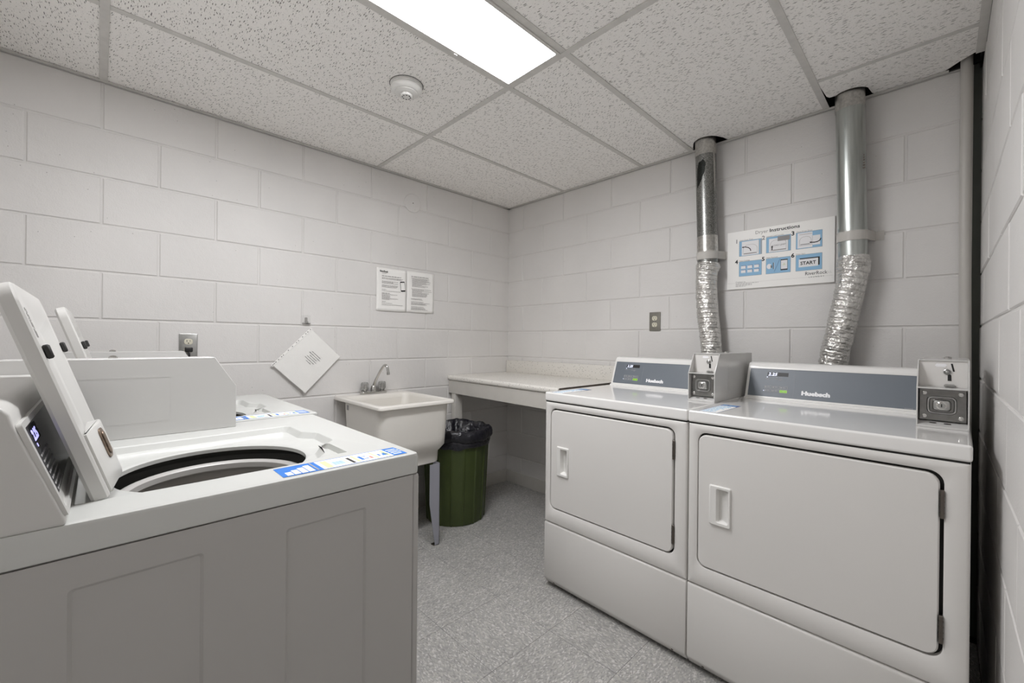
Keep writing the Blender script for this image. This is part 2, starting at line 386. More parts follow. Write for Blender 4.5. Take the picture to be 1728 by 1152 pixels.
def block_wall(name, O, U, N, length, offs, slab, zmax=H+.003, skip=None):
    """O: origin at floor, U: unit vector along the wall, N: outward normal; offs: joint phase for (even, odd) courses"""
    wall = struct(obj(name, slab, WALL, smooth=False))
    U = Vector(U); N = Vector(N); Z = Vector((0, 0, 1)); rnd = random.Random(name)
    J = .0072
    R = Matrix((U, N.cross(U) if False else Z, N)).transposed()
    j = 1
    z1 = ZA+CH
    course = -1
    while z1 > .01:
        z0 = max(z1-CH, 0); zt = min(z1, zmax)
        ph = offs[course % 2]
        xs = [0.0]; x = ph % BL
        while x < length-.02:
            if x > .02: xs.append(x)
            x += BL
        xs.append(length)
        for a, b in zip(xs, xs[1:]):
            ja = J/2 if a > 0 else -.003; jb = J/2 if b < length else .001
            hw = (b-a)-ja-jb; hh = (zt-z0)-J
            if hw < .01 or hh < .01: continue
            me = block_mesh(hw, hh)
            o = bpy.data.objects.new('concrete_block', me); COL.objects.link(o); o.parent = wall
            c = Vector(O)+U*((a+ja+b-jb)/2)+Z*((z0+zt)/2)+N*rnd.uniform(-.0006, .0008)
            # local axes: x along U, y up, z outward
            Mx = Matrix(((U.x, 0, N.x, c.x), (U.y, 0, N.y, c.y), (U.z, 1, N.z, c.z), (0, 0, 0, 1)))
            if U.cross(Z).dot(N) < 0: Mx = Matrix(((-U.x, 0, N.x, c.x), (-U.y, 0, N.y, c.y), (-U.z, 1, N.z, c.z), (0, 0, 0, 1)))
            tilt = Matrix.Rotation(rnd.uniform(-.0022, .0022), 4, 'X') @ Matrix.Rotation(rnd.uniform(-.0014, .0014), 4, 'Y')
            o.matrix_local = Mx @ tilt
        z1 -= CH; course += 1
    return wall
def slab(x0, x1, y0, y1, z0, z1): return box(bmesh.new(), x0, x1, y0, y1, z0, z1)
TOPZ = 2.52
block_wall('wall_left', (0, 0, 0), (0, -1, 0), (1, 0, 0), -YF, (.1995, .389), slab(-.16, -.0042, YF-.1, .16, 0, TOPZ))
block_wall('wall_back', (0, 0, 0), (1, 0, 0), (0, -1, 0), 2.603, (.3793, .1696), slab(0, 2.603, .0042, .16, 0, TOPZ))
block_wall('wall_right', (W, .2, 0), (0, -1, 0), (-1, 0, 0), -YF+.2, (.17, .373), slab(W+.0042, W+.16, YF-.1, .3, 0, TOPZ))
struct(obj('wall_front', slab(-.16, W+.16, YF-.12, YF, 0, TOPZ), WALL, smooth=False))
struct(obj('trim_1', slab(2.59, W+.05, .05, .08, 0, TOPZ), mat('gap_filler', (120, 124, 118), .8), smooth=False))

# floor: 12 inch vinyl composition tiles
fl = struct(obj('floor', slab(-.1, W+.1, YF-.1, .25, -.1, -.0022), GAP, smooth=False))
def tile_mesh(w, h):
    bm = box(bmesh.new(), -w/2, w/2, -h/2, h/2, -.003, 0); me = bpy.data.meshes.new('floor_tile'); bm.to_mesh(me); bm.free(); me.materials.append(FLOOR); return me
T = .3048; xs = [0]; x = (1.132 % T)
while x < W: xs.append(x); x += T
xs.append(W)
ys = [0]; y = -(1.135 % T)
while y > YF: ys.append(y); y -= T
ys.append(YF)
tcache = {}
for a, b in zip(xs, xs[1:]):
    for c, d in zip(ys, ys[1:]):
        k = (round(b-a, 4), round(c-d, 4))
        if k not in tcache: tcache[k] = tile_mesh(b-a-.0011, c-d-.0011)
        o = bpy.data.objects.new('floor_tile', tcache[k]); COL.objects.link(o); o.parent = fl
        o.location = ((a+b)/2, (c+d)/2, random.uniform(-.0002, .0002))

# ceiling: suspended grid
ce = struct(obj('ceiling', slab(-.16, W+.16, YF-.12, .3, TOPZ, TOPZ+.08), DARK, smooth=False))
TX = [.585, 1.207, 1.517, 2.140]; XL = [0]+TX+[W]
TY = [-1.168, -2.418]
def rail(x0, x1, y0, y1, z=.0):
    bm = bmesh.new(); box(bm, x0, x1, y0, y1, H-.0005+z, H+.0025+z, .0006, 1)
    if x1-x0 < y1-y0: box(bm, (x0+x1)/2-.001, (x0+x1)/2+.001, y0, y1, H+z, H+.035)
    else: box(bm, x0, x1, (y0+y1)/2-.001, (y0+y1)/2+.001, H+z, H+.035)
    obj('ceiling_rail', bm, GRID, ce, smooth=False)
obj('plenum_shade_sheet', join_bm([slab(0, W, -.0075, .006, H+.0035, TOPZ), slab(W-.0075, W+.006, YF, .2, H+.0035, TOPZ), slab(0, .0075, YF, 0, H+.0035, TOPZ)]), BLACK, ce, smooth=False)  # black sheets added so the wall above the ceiling holes reads as shade
w2 = .0125
for y in TY: rail(.0, W, y-w2, y+w2)
ysp = [0, -1.168, -2.418, YF]
for x in TX:
    for a, b in zip(ysp, ysp[1:]): rail(x-w2, x+w2, b+(w2 if b != YF else 0), a-(w2 if a != 0 else 0), .0006)
rail(2.140+w2, W-.02, -.293-w2*.8, -.293+w2*.8, .0006)
rail(0, 1.207-w2, -1.168-.61-w2, -1.168-.61+w2, .0006) if False else None
for nm, b in (('wall_angle', slab(0, .021, YF, 0, H-.001, H+.0015)), ('wall_angle', slab(0, 2.535, -.021, 0, H-.001, H+.0015)),
              ('wall_angle', slab(W-.023, W, YF, -.09, H-.001, H+.0015)), ('wall_angle', slab(0, W, YF, YF+.021, H-.001, H+.0015))):
    obj(nm, b, GRID, ce, smooth=False)
def ctile(outline):
    bm = prism(bmesh.new(), outline, 'z', 0, .015)
    cx = sum(p[0] for p in outline)/len(outline); cy = sum(p[1] for p in outline)/len(outline)
    for v in bm.verts: v.co.x -= cx; v.co.y -= cy
    bmesh.ops.triangulate(bm, faces=[f for f in bm.faces if len(f.verts) > 4])
    obj('ceiling_tile', bm, CEIL, ce, (cx, cy, H+.0032+random.uniform(0, .0008)), smooth=False)
g = .003
def arc(cx, cy, r, a0, a1, n=9): return [(cx+r*math.cos(math.radians(a0+(a1-a0)*k/n)), cy+r*math.sin(math.radians(a0+(a1-a0)*k/n))) for k in range(n+1)]
for i, (a, b) in enumerate(zip(XL, XL[1:])):
    for j, (c, d) in enumerate(zip(ysp, ysp[1:])):
        if i == 2 and j == 1: continue                       # the light fixture
        x0, x1, y0, y1 = a+g, b-g, d+g, c-g
        if i == 0: x0 = .002
        if i == 4: x1 = W-.003
        if j == 0 and i == 3:
            ctile([(x0, y0), (x1, y0), (x1, y1)]+[(1.712, y1)]+arc(1.622, -.07, .072, 10, 165)[0:0]+[(1.70, -.055)]+arc(1.620, -.066, .068, -20, -160)+[(1.532, -.035), (1.526, -.02), (1.524, y1), (x0, y1)])
        elif j == 0 and i == 4:
            ctile([(x0, y0), (x1, y0), (x1, -.293-g), (x0, -.293-g)])
            ctile([(x0+.006, -.293+g), (x1, -.293+g), (x1, -.1), (2.60, -.092), (2.565, -.062), (2.52, -.012), (2.515, y1), (2.315, y1), (2.303, -.03)]
                  + arc(2.236, -.070, .063, -20, -140) + [(2.166, -.112), (2.158, -.13)])
        else: ctile([(x0, y0), (x1, y0), (x1, y1), (x0, y1)])

# baseboards
def baseboard(name, M, L):
    bm = prism(bmesh.new(), [(0, 0), (.014, 0), (.014, .052), (.0125, .056), (.0125, .068), (.008, .078), (.006, .088), (0, .09)], 'x', 0, L, M=M)
    return struct(obj(name, bm, WOODP, ang=50))
baseboard('baseboard_left', frameM((.0, 0, 0), (0, -1, 0), (1, 0, 0)), 2.69)
baseboard('baseboard_back', frameM((0, 0, 0), (1, 0, 0), (0, -1, 0)) @ Matrix.Diagonal((1, 1, -1, 1)), 2.60)

# ------------------------------------------------------------------ ceiling light
t = thing('ceiling_light', 'long white fluorescent panel light set in the ceiling grid', 'light', (1.362, -1.793, H))
bm = bmesh.new()
frame_ring(bm, rrect(-.142, .142, -.611, .611, .003, 2), rrect(-.130, .130, -.599, .599, .002, 2), -.004, .003)
frame_ring(bm, rrect(-.150, .150, -.618, .618, .001, 2), rrect(-.141, .141, -.610, .610, .001, 2), .001, .06)
obj('frame', bm, GRID, t, smooth=False)
obj('diffuser', box(bmesh.new(), -.130, .130, -.599, .599, -.001, .002), DIFF, t, smooth=False)
obj('housing', box(bmesh.new(), -.1405, .1405, -.61, .61, .004, .08), PLASTIC, t, smooth=False)
for yy in (.33, -.33): obj('latch', box(bmesh.new(), -.146, -.138, yy-.008, yy+.008, -.0065, -.0035, .001, 1), PLASTIC, t)

# smoke detector
t = thing('smoke_detector', 'round white smoke detector on the ceiling left of the panel light', 'smoke detector', (.906, -1.488, H+.003))
obj('base', lathe(bmesh.new(), [(.066, 0), (.0675, -.004), (.0665, -.010), (.064, -.012)], 40, None, True, True), PLASTIC, t)
obj('body', lathe(bmesh.new(), [(.0585, -.010), (.0635, -.013), (.0645, -.020), (.0605, -.028), (.0500, -.0345), (.0470, -.0345), (.0465, -.0365), (.0330, -.0425), (.0285, -.0430), (.0275, -.0405), (.0262, -.0405), (.0255, -.0480), (.0225, -.0515), (0.0005, -.0525)], 48), PLASTIC, t)
bm = bmesh.new()
for k in range(8):
    a = k*PI/4+.3; box(bm, .0165*math.cos(a)-.0022, .0165*math.cos(a)+.0022, .0165*math.sin(a)-.0022, .0165*math.sin(a)+.0022, -.0530, -.0515)
obj('vent_hole', bm, BLACK, t, smooth=False)
bm = lathe(bmesh.new(), [(.069, .0006), (.071, -.0004), (.0685, -.0006)], 40)
obj('rough_cut_ring', bm, GAP, t)

# round cover plate on the left wall
t = obj('round_cover_plate', lathe(bmesh.new(), [(.062, 0), (.0635, .004), (.060, .0072), (.02, .0088), (.0005, .009)], 48, Matrix.Rotation(PI/2, 4, 'Y')), WALL, None, (.0, -.911, 2.078))
tag(t, 'round painted cover plate high on the left wall under the ceiling', 'cover plate')
obj('screw', lathe(bmesh.new(), [(.0035, .008), (.003, .0108), (.0004, .011)], 12, Matrix.Rotation(PI/2, 4, 'Y')), HINGE, t)

# ------------------------------------------------------------------ wall outlets
def outlet(name, label, loc, rz, plate_m, sock_m):
    """local: x right, z up, -y towards the room"""
    t = thing(name, label, 'outlet', loc, rz)
    F = frameM((0, 0, 0), (1, 0, 0), (0, 0, 1))
    obj('cover_plate', prism(bmesh.new(), rrect(-.0355, .0355, -.0575, .0575, .003, 3), 'z', 0, .005, .0015, 2, M=F), plate_m, t)
    for s in (1, -1):
        zc = .0195*s
        pts = [(x, y+zc) for x, y in rrect(-.0165, .0165, -.0135, .0135, .0105, 6)]
        so = obj('socket', prism(bmesh.new(), pts, 'z', .004, .0075, .0006, 1, M=F), sock_m, t)
        obj('slots', rects(bmesh.new(), [(-.0075, -.0052, zc-.001, zc+.0075), (.0052, .0072, zc, zc+.007), (-.0022, .0022, zc-.010, zc-.0055)], F, .0004, .0074), BLACK, so, smooth=False)
    obj('screw', lathe(bmesh.new(), [(.0032, .005), (.0028, .0062), (.0004, .0064)], 12, F), STEEL, t)
    return t
outlet('wall_outlet', 'grey-plated electrical outlet on the back wall above the left dryer', (1.297, -.0005, 1.279), 0, PLATE, IVORY)
outlet('wall_outlet', 'steel-plated electrical outlet on the left wall with a black plug', (.0005, -2.120, 1.114), PI/2, STEEL, IVORY)
t = thing('power_plug', 'black plug with cord in the lower socket of the left wall outlet', 'plug', (.008, -2.120, 1.0945))
bm = prism(bmesh.new(), rrect(-.015, .015, -.011, .013, .006, 4), 'z', .0005, .022, .004, 2, M=frameM((0, 0, 0), (0, 1, 0), (0, 0, 1)))
obj('plug_body', bm, BLACK, t)
obj('cord', tube(bmesh.new(), [(.016, 0, -.006), (.022, 0, -.02), (.022, .002, -.05), (.018, .004, -.12), (.012, .002, -.3), (.012, -.01, -.6), (.012, -.03, -1.06)], .0042, 10), BLACK, t)

# ------------------------------------------------------------------ instruction sign on the back wall
S = thing('instruction_sign', 'white dryer instruction board with blue numbered pictures on the back wall', 'sign', (1.711, -.004, 1.438))
F = frameM((0, -.004, 0), (1, 0, 0), (0, 0, 1))
obj('board', box(bmesh.new(), 0, .465, -.004, .0035, 0, .305, .0008, 1), BOARD, S, smooth=False)
PX = [(.059, .165), (.185, .291), (.313, .417)]; PZ = [(.172, .251), (.066, .143)]
caps = ['Open Dryer Door', 'Loosely Load Laundry', 'Close Dryer Door', 'Select Settings', 'Make Payment', 'Press Start']
for r in range(2):
    for c in range(3):
        x0, x1 = PX[c]; z0, z1 = PZ[r]; k = r*3+c
        pn = obj('picture_panel', rects(bmesh.new(), [(x0, x1, z0, z1)], F), SKY, S, smooth=False)
        bd = bmesh.new(); frame_ring(bd, rrect(x0-.0006, x1+.0006, z0-.0006, z1+.0006, .0002, 1), rrect(x0+.0004, x1-.0004, z0+.0004, z1-.0004, .0002, 1), 0, .0008, F)
        obj('outline', bd, INKG, pn, smooth=False)
        b = .0006
        def R(nm, lst, m, base=b): return obj(nm, rects(bmesh.new(), lst, F, .0003, base), m, pn, smooth=False)
        def Pg(nm, pts, m, base=b): return obj(nm, prism(bmesh.new(), pts, 'z', base, base+.0003, M=F), m, pn, smooth=False)
        def arrow(pts, w, head, base, m=INK):
            bm = bmesh.new(); V = [Vector((p[0], p[1])) for p in pts]; left = []; right = []
            for i, p in enumerate(V):
                d = (V[min(i+1, len(V)-1)]-V[max(i-1, 0)]).normalized(); n = Vector((-d.y, d.x))*w/2; left.append(p+n); right.append(p-n)
            for i in range(len(V)-1): prism(bm, [right[i], right[i+1], left[i+1], left[i]], 'z', base, base+.0003, M=F)
            d = (V[-1]-V[-2]).normalized(); n = Vector((-d.y, d.x)); e = V[-1]
            prism(bm, [e-n*head, e+d*head*1.8, e+n*head], 'z', base, base+.0003, M=F)
            obj('arrow', bm, m, pn, smooth=False)
        if k == 0:
            R('machine_shape', [(x0+.012, x0+.092, z0+.002, z1-.004)], WHITE)
            d = bmesh.new(); frame_ring(d, rrect(x0+.018, x0+.086, z0+.008, z1-.022, (.026, .026, .004, .004), 5), rrect(x0+.0192, x0+.0848, z0+.0092, z1-.0232, (.025, .025, .003, .003), 5), .0009, .0012, F); obj('door_outline', d, INKL, pn, smooth=False)
            R('door_lip', [(x0+.022, x0+.082, z0+.009, z0+.013)], INKG, .0009); R('side_line', [(x0+.092, x0+.094, z0+.002, z1-.004), (x0+.1, x0+.104, z0+.002, z1-.004)], INKL, .0009)
            arrow([(x0+.055, z0+.022), (x0+.053, z0+.032), (x0+.044, z0+.041), (x0+.030, z0+.046), (x0+.020, z0+.046)], .004, .0045, .0012)
        if k == 1:
            R('machine_shape', [(x0+.012, x0+.094, z0+.002, z1-.010)], WHITE)
            d = bmesh.new(); frame_ring(d, rrect(x0+.018, x0+.088, z0+.007, z1-.018, (.022, .022, .003, .003), 5), rrect(x0+.0192, x0+.0868, z0+.0082, z1-.0192, (.021, .021, .002, .002), 5), .0009, .0012, F); obj('door_outline', d, INKL, pn, smooth=False)
            R('door_lip', [(x0+.03, x0+.086, z0+.009, z0+.0125)], INKG, .0009); R('side_line', [(x0+.094, x0+.096, z0+.002, z1-.01)], INKL, .0009)
            R('tag_box', [(x0+.050, x0+.102, z1-.026, z1-.003)], INKG, .0012)
            obj('load_limit_text', text_bm('LOAD LIMIT!', .011, F, x0+.028, z0+.030, width=.060, base=.0012), INKG, pn, smooth=False)
            arrow([(x0+.026, z0+.010), (x0+.026, z0+.018), (x0+.026, z0+.026)], .0045, .005, .0012)
        if k == 2:
            R('machine_shape', [(x0+.006, x0+.066, z0+.003, z1-.003)], WHITE); R('door_shape', [(x0+.066, x0+.096, z0+.012, z1-.022)], WHITE)
            R('machine_shape', [(x0+.014, x0+.064, z1-.012, z1-.010), (x0+.0655, x0+.0665, z0+.012, z1-.022)], INKL, .0009)
            d = bmesh.new(); frame_ring(d, rrect(x0+.014, x0+.062, z0+.014, z1-.022, (.02, .02, .003, .003), 5), rrect(x0+.0152, x0+.0608, z0+.0152, z1-.0232, (.019, .019, .002, .002), 5), .0009, .0012, F); obj('door_outline', d, INKL, pn, smooth=False)
            R('door_lip', [(x0+.018, x0+.056, z0+.018, z0+.0215)], INKG, .0009)
            arrow([(x0+.099, z0+.040), (x0+.095, z0+.030), (x0+.085, z0+.0245), (x0+.072, z0+.0235), (x0+.062, z0+.025)], .0042, .0048, .0012)
        if k == 3:
            for rr in (0, 1):
                for cc in (0, 1, 2):
                    bx = x0+.009+cc*.031; bz = z0+.040-rr*.022
                    R('button_shadow', [(bx+.002, bx+.0245, bz+.001, bz+.0155)], NAVY); R('button_shape', [(bx, bx+.0225, bz-.001, bz+.0135)], WHITE, .0009)
        if k == 4:
            Pg('coin_shape', [(x0+.014+.011*math.cos(a*PI/8), z0+.037+.013*math.sin(a*PI/8)) for a in range(16)], WHITE)
            obj('dollar_sign', text_bm('$', .017, F, x0+.019, z0+.0305, base=.0009, bold=.0003), INK, pn, smooth=False)
            Pg('coin_slot', [(x0+.031, z0+.022), (x0+.034, z0+.022), (x0+.034, z0+.054), (x0+.031, z0+.054)], INK)
            R('coin_edge', [(x0+.0345, x0+.036, z0+.022, z0+.054)], WHITE)
            Pg('divider', [(x0+.036, z0+.008), (x0+.0375, z0+.008), (x0+.062, z0+.070), (x0+.0605, z0+.070)], NAVY)
            R('phone_shape', [(x0+.064, x0+.094, z0+.012, z0+.066)], INK); R('phone_screen', [(x0+.0655, x0+.0925, z0+.018, z0+.061)], WHITE, .0009)
            R('screen_mark', [(x0+.072, x0+.086, z0+.037, z0+.039), (x0+.076, x0+.082, z0+.042, z0+.045)], LIME, .0012)
        if k == 5:
            R('button_shadow', [(x0+.016, x0+.095, z0+.021, z0+.060)], INK); R('button_shape', [(x0+.012, x0+.089, z0+.017, z0+.055)], WHITE, .0009)
            obj('start_text', text_bm('START', .022, F, x0+.019, z0+.028, width=.062, base=.0012, bold=.0005), INK, pn, smooth=False)
        nx = x0-.020; obj('step_number', text_bm(str(k+1), .028, F, nx, z1-.008 if r == 0 else z1-.008, bold=.0009), INK if k not in (0, 1) else INKG, S, smooth=False)
        obj('caption', text_bm(caps[k], .0085, F, x0+.001, z1+.0018), INKG, S, smooth=False)
obj('title_text', text_bm('Dryer', .0235, F, .135, .277, width=.058, bold=.0002), INKL, S, smooth=False)
obj('title_text', text_bm('Instructions', .0235, F, .200, .277, width=.128, bold=.0004), INK, S, smooth=False)
obj('maker_text', text_bm('RiverRock', .0235, F, .352, .0425, width=.086), INK, S, smooth=False)
obj('maker_text', text_bm('L A U N D R Y', .0085, F, .366, .0295, width=.060), INK, S, smooth=False)
obj('maker_mark', rects(bmesh.new(), [(.441, .446, .046, .0466), (.441, .4416, .046, .054), (.448, .455, .046, .0466), (.4484, .449, .046, .054)], F), INKL, S, smooth=False)
obj('contact_text', text_bm('Contact us', .010, F, .043, .0335, width=.047), INKG, S, smooth=False)
rnd = random.Random(3); bm = bmesh.new()
for z, x1 in ((.0275, .151), (.0225, .12), (.0175, .122), (.0125, .092)): greek(bm, F, .043, x1, z, .0022, rnd)
obj('contact_lines', bm, INKL, S, smooth=False)
obj('rule_line', rects(bmesh.new(), [(.003, .462, .032, .0325)], F, .0003), INKL, S, smooth=False)

# ------------------------------------------------------------------ two-page notice on the left wall
N = thing('paper_notice', 'two printed white pages side by side on the left wall above the sink', 'notice', (.003, -1.168, 1.338))
FL = frameM((0, 0, 0), (0, 1, 0), (0, 0, 1))
for i, (y0, y1, dz) in enumerate(((0, .2145, 0), (.2165, .432, .002))):
    bm = bmesh.new(); nx, nz = 12, 14; V = []
    for a in range(nx+1):
        for b in range(nz+1):
            u = a/nx; v = b/nz; bul = .004*math.sin(PI*v)*(1-.5*u)+.006*max(0, .12-v)*8*math.sin(PI*u)
            V.append(bm.verts.new((.001+bul*.7, y0+(y1-y0)*u, dz+.277*v)))
    for a in range(nx):
        for b in range(nz): bm.faces.new((V[a*(nz+1)+b], V[(a+1)*(nz+1)+b], V[(a+1)*(nz+1)+b+1], V[a*(nz+1)+b+1]))
    sh = obj('sheet', bm, PAPER, N); md = sh.modifiers.new('s', 'SOLIDIFY'); md.thickness = .0006; md.offset = 1
Fp = frameM((.0062, 0, 0), (0, 1, 0), (0, 0, 1)); rnd = random.Random(11)
obj('heading', text_bm('RiverRock', .016, Fp, .022, .249, width=.056, bold=.0003), INK, N, smooth=False)
obj('heading', text_bm('LAUNDRY', .006, Fp, .037, .240, width=.03), INKG, N, smooth=False)
bm = bmesh.new(); bt = bmesh.new()
greek(bt, Fp, .036, .172, .2235, .0035, rnd)
for z, a, b in ((.212, .036, .185), (.206, .036, .175), (.190, .036, .150), (.184, .036, .118), (.178, .036, .150), (.165, .036, .150), (.159, .036, .150), (.153, .036, .140), (.137, .036, .066), (.128, .036, .170),
                (.106, .036, .145), (.092, .036, .095), (.086, .036, .095), (.080, .036, .150), (.074, .036, .090), (.060, .036, .062), (.050, .036, .112), (.040, .036, .185)):
    greek(bm, Fp, a, b, z, .0022, rnd)
greek(bt, Fp, .036, .09, .113, .003, rnd); greek(bt, Fp, .036, .09, .098, .003, rnd)
greek(bt, Fp, .249, .385, .2425, .0038, rnd)
for z, a in [(.232, .249)]+[(.226-.0062*i, .256) for i in range(9)]+[(.160, .249)]+[(.154-.0062*i, .256) for i in range(8)]+[(.094, .249), (.088, .249), (.074, .249), (.066, .249), (.060, .249), (.054, .249), (.040, .249), (.032, .249), (.026, .249), (.020, .249)]:
    greek(bm, Fp, a, rnd.uniform(.33, .412), z, .0021, rnd)
obj('printing', bm, INKG, N, smooth=False); obj('bold_printing', bt, INKG, N, smooth=False)
bm = bmesh.new(); Mt = Fp @ Matrix.Translation((.185, .168, 0)) @ Matrix.Rotation(.12, 4, 'Z')
prism(bm, rrect(-.0165, .0165, -.033, .033, .004, 3), 'z', 0, .0005, M=Mt); obj('phone_picture', bm, INK, N, smooth=False)
bm = bmesh.new(); prism(bm, rrect(-.0145, .0145, -.0245, .0255, .001, 2), 'z', 0, .0009, M=Mt); obj('phone_screen', bm, PAPER, N, smooth=False)

# ------------------------------------------------------------------ hook and hanging sheet protector
t = thing('adhesive_hook', 'small clear adhesive hook on the left wall above the tilted page', 'hook', (.002, -1.588, 1.262))
obj('pad', box(bmesh.new(), 0, .0012, -.024, .024, -.026, .024, .0005, 1), CLEAR, t)
bm = bmesh.new(); prism(bm, rrect(-.007, .007, -.022, .012, .005, 4), 'z', 0, .004, .001, 1, M=FL)
box(bm, 0, .014, -.021, .021, -.0235, -.0195, .001, 1); box(bm, .011, .014, -.008, .008, -.0235, -.010, .001, 1); obj('hook_arm', bm, mat('grey_clear_plastic', (150, 148, 145), .25), t)
t = thing('sheet_protector', 'white page in a clear punched sleeve hung at a diagonal on the left wall', 'document', (.016, -1.581, 1.030))
Rm = frameM((0, 0, 0), (0, .711, -.703), (0, .703, .711))
til = Matrix.Rotation(-.05, 4, Vector((0, 1, 0)))
G_ = til @ Rm
obj('paper', box(bmesh.new(), -.106, .1165, -.140, .140, 0, .0008, M=G_), PAPER, t, smooth=False)
obj('sleeve', join_bm([box(bmesh.new(), -.1195, .119, -.1455, .1455, .0012, .0016, M=G_)]), CLEAR, t, smooth=False)
obj('binding_edge', box(bmesh.new(), -.1195, -.107, -.1455, .1455, .0016, .0026, M=G_), BOARD, t, smooth=False)
bm = bmesh.new()
for yv in (-.139, -.130, -.118, -.10, -.078, -.066, -.03, .0, .03, .045, .075, .10, .115, .135): prism(bm, [(-.1135+.0022*math.cos(k*PI/4), yv+.0032*math.sin(k*PI/4)) for k in range(8)], 'z', .0026, .003, M=G_)
obj('punched_hole', bm, INK, t, smooth=False)
bm = bmesh.new(); rnd = random.Random(5)
for i, (a, b) in enumerate(((-.012, .05), (-.020, .058), (-.006, .045), (-.014, .052), (-.02, .05), (.0, .034))): greek(bm, G_, a-.008, b-.008, .052-.0118*i, .0024, rnd, .0017)
obj('printing', bm, INK, t, smooth=False)

# ------------------------------------------------------------------ vent ducts
def smoothpath(P, n=10):
    out = []; P = [Vector(p) for p in P]
    for i in range(len(P)-1):
        p0 = P[max(i-1, 0)]; p1 = P[i]; p2 = P[i+1]; p3 = P[min(i+2, len(P)-1)]
        for k in range(n):
            s = k/n; out.append(.5*((2*p1)+(p2-p0)*s+(2*p0-5*p1+4*p2-p3)*s*s+(3*p1-p0-3*p2+p3)*s**3))
    out.append(P[-1]); return out
def resample(P, d):
    d = d
    out = [P[0]]; acc = 0
    for a, b in zip(P, P[1:]):
        L = (b-a).length; pos = 0
        while acc+(L-pos) >= d:
            pos += d-acc; out.append(a.lerp(b, pos/L)); acc = 0
        acc += L-pos
    return out
def duct(label, top, bot, hose, pipe_m, z_tape, z_strap, z_end, r=.0515, seed=1, collar=0):
    t = thing('vent_duct', label, 'duct', (bot[0], bot[1], 0), 0, None)
    o = Vector((bot[0], bot[1], 0)); top = Vector(top)-o; bot = Vector(bot)-o
    ax = (top-bot).normalized()
    def at(z): return bot+(top-bot)*((z-bot.z)/(top.z-bot.z))
    obj('pipe', tube(bmesh.new(), [at(2.44), at(z_tape), at(z_end+.08), at(z_end)], r, 48), pipe_m, t)
    obj('seam', box(bmesh.new(), -.0015, .0015, -r-.001, -r+.004, z_end, 2.44, M=Matrix.Translation((at(1.9).x+.012, at(1.9).y, 0)) @ Matrix.Rotation(math.atan2(top.x-bot.x, top.z-bot.z)*0, 4, 'Y')), pipe_m, t) if False else None
    obj('foil_tape', tube(bmesh.new(), [at(H+.02), at(z_tape)], r+.0012, 40, False), TAPE, t)
    # strap
    s = at(z_strap); bm = bmesh.new(); rr = r+.0022
    pts = [(rr*math.cos(a), rr*math.sin(a)) for a in [math.radians(k) for k in range(175, 366, 10)]]
    yw = -bot.y-o.y-.003
    pts = [(-rr-.006, yw*.45)]+pts+[(rr+.002, .02), (rr+.016, yw-.0), (rr+.046, yw)]
    t2 = bmesh.new(); hgt = .0205; Vp = [Vector(p) for p in pts]; nn = []
    for i in range(len(Vp)):
        d = (Vp[min(i+1, len(Vp)-1)]-Vp[max(i-1, 0)]).normalized(); nn.append(Vector((d.y, -d.x))*.0018)
    loops = [[(p.x, p.y, -hgt), (p.x, p.y, hgt), (p.x+q_.x, p.y+q_.y, hgt), (p.x+q_.x, p.y+q_.y, -hgt)] for p, q_ in zip(Vp, nn)]
    loft(t2, loops)
    put(bm, t2, Matrix.Translation(s) @ Matrix.Rotation(.05, 4, 'X'))
    obj('strap', bm, PIPEP, t)
    # flexible foil hose with spiral wire
    P = resample(smoothpath([Vector(h)-o for h in hose]), .0026); rnd = random.Random(seed); seg = 72; loops = []
    def rad(i):
        s_ = i*.0026; res = []
        for k in range(seg):
            a = 2*PI*k/seg; ph = (s_/.026+k/seg) % 1.0; rib = .0015-.0046*math.exp(-((ph-.5)/.11)**2)+.0012*math.cos(2*PI*ph)*-1
            q = P[i]; nv = Vector((q.x*38+math.cos(a)*1.7, q.y*38+math.sin(a)*1.7, q.z*38+seed*9))
            cr = noise.noise(nv)*.004+noise.noise(nv*2.7)*.0026+noise.noise(nv*6)*.0012
            col = 0.0
            if s_ < collar: col = .0045*math.sin(PI*s_/collar)+abs(noise.noise(nv*1.6))*.009*math.sin(PI*min(s_/collar, 1))
            res.append(r+.0005+rib+cr+col)
        return res
    h = obj('flexible_hose', tube(bmesh.new(), P, rad, seg), FOIL, t, ang=25)
    return t
d1 = duct('spangled dark galvanised vent duct, foil hose to the left dryer', (1.614, -.072, 2.243), (1.634, -.074, 1.58), [(1.636, -.074, 1.585), (1.628, -.075, 1.50), (1.633, -.076, 1.36), (1.648, -.078, 1.22), (1.66, -.080, 1.09), (1.668, -.085, .8), (1.66, -.09, .45), (1.64, -.10, .22)], GALVP, 2.165, 1.622, 1.57, .0515, 2, .05)
tp = Vector((1.614, -.072, 2.243)); bt_ = Vector((1.634, -.074, 1.58))
obj('foil_tape', tube(bmesh.new(), [tp+(bt_-tp)*((2.243-z)/.663)-Vector((1.634, -.074, 0)) for z in (1.725, 1.60)], .0528, 40, False), TAPE, d1)
d2 = duct('shiny galvanised vent duct, foil hose to the right dryer', (2.232, -.072, 2.243), (2.249, -.073, 1.52), [(2.250, -.073, 1.535), (2.250, -.074, 1.47), (2.238, -.076, 1.38), (2.212, -.079, 1.23), (2.187, -.083, 1.08), (2.17, -.088, .8), (2.18, -.092, .45), (2.2, -.10, .22)], GALV, 2.178, 1.622, 1.51, .0515, 5, .075)
bm = bmesh.new()
for (dx, a0, zz) in ((-.03, 0, 1.93), (.038, 0, 1.93)):
    for k in range(6): box(bm, dx-.005+.0004*k, dx+.004-.0006*k, -.0535+abs(dx)*.45, -.0505+abs(dx)*.45, zz-.03+k*.011, zz-.024+k*.011)
obj('ink_stamp', bm, HINGE, d2, smooth=False)

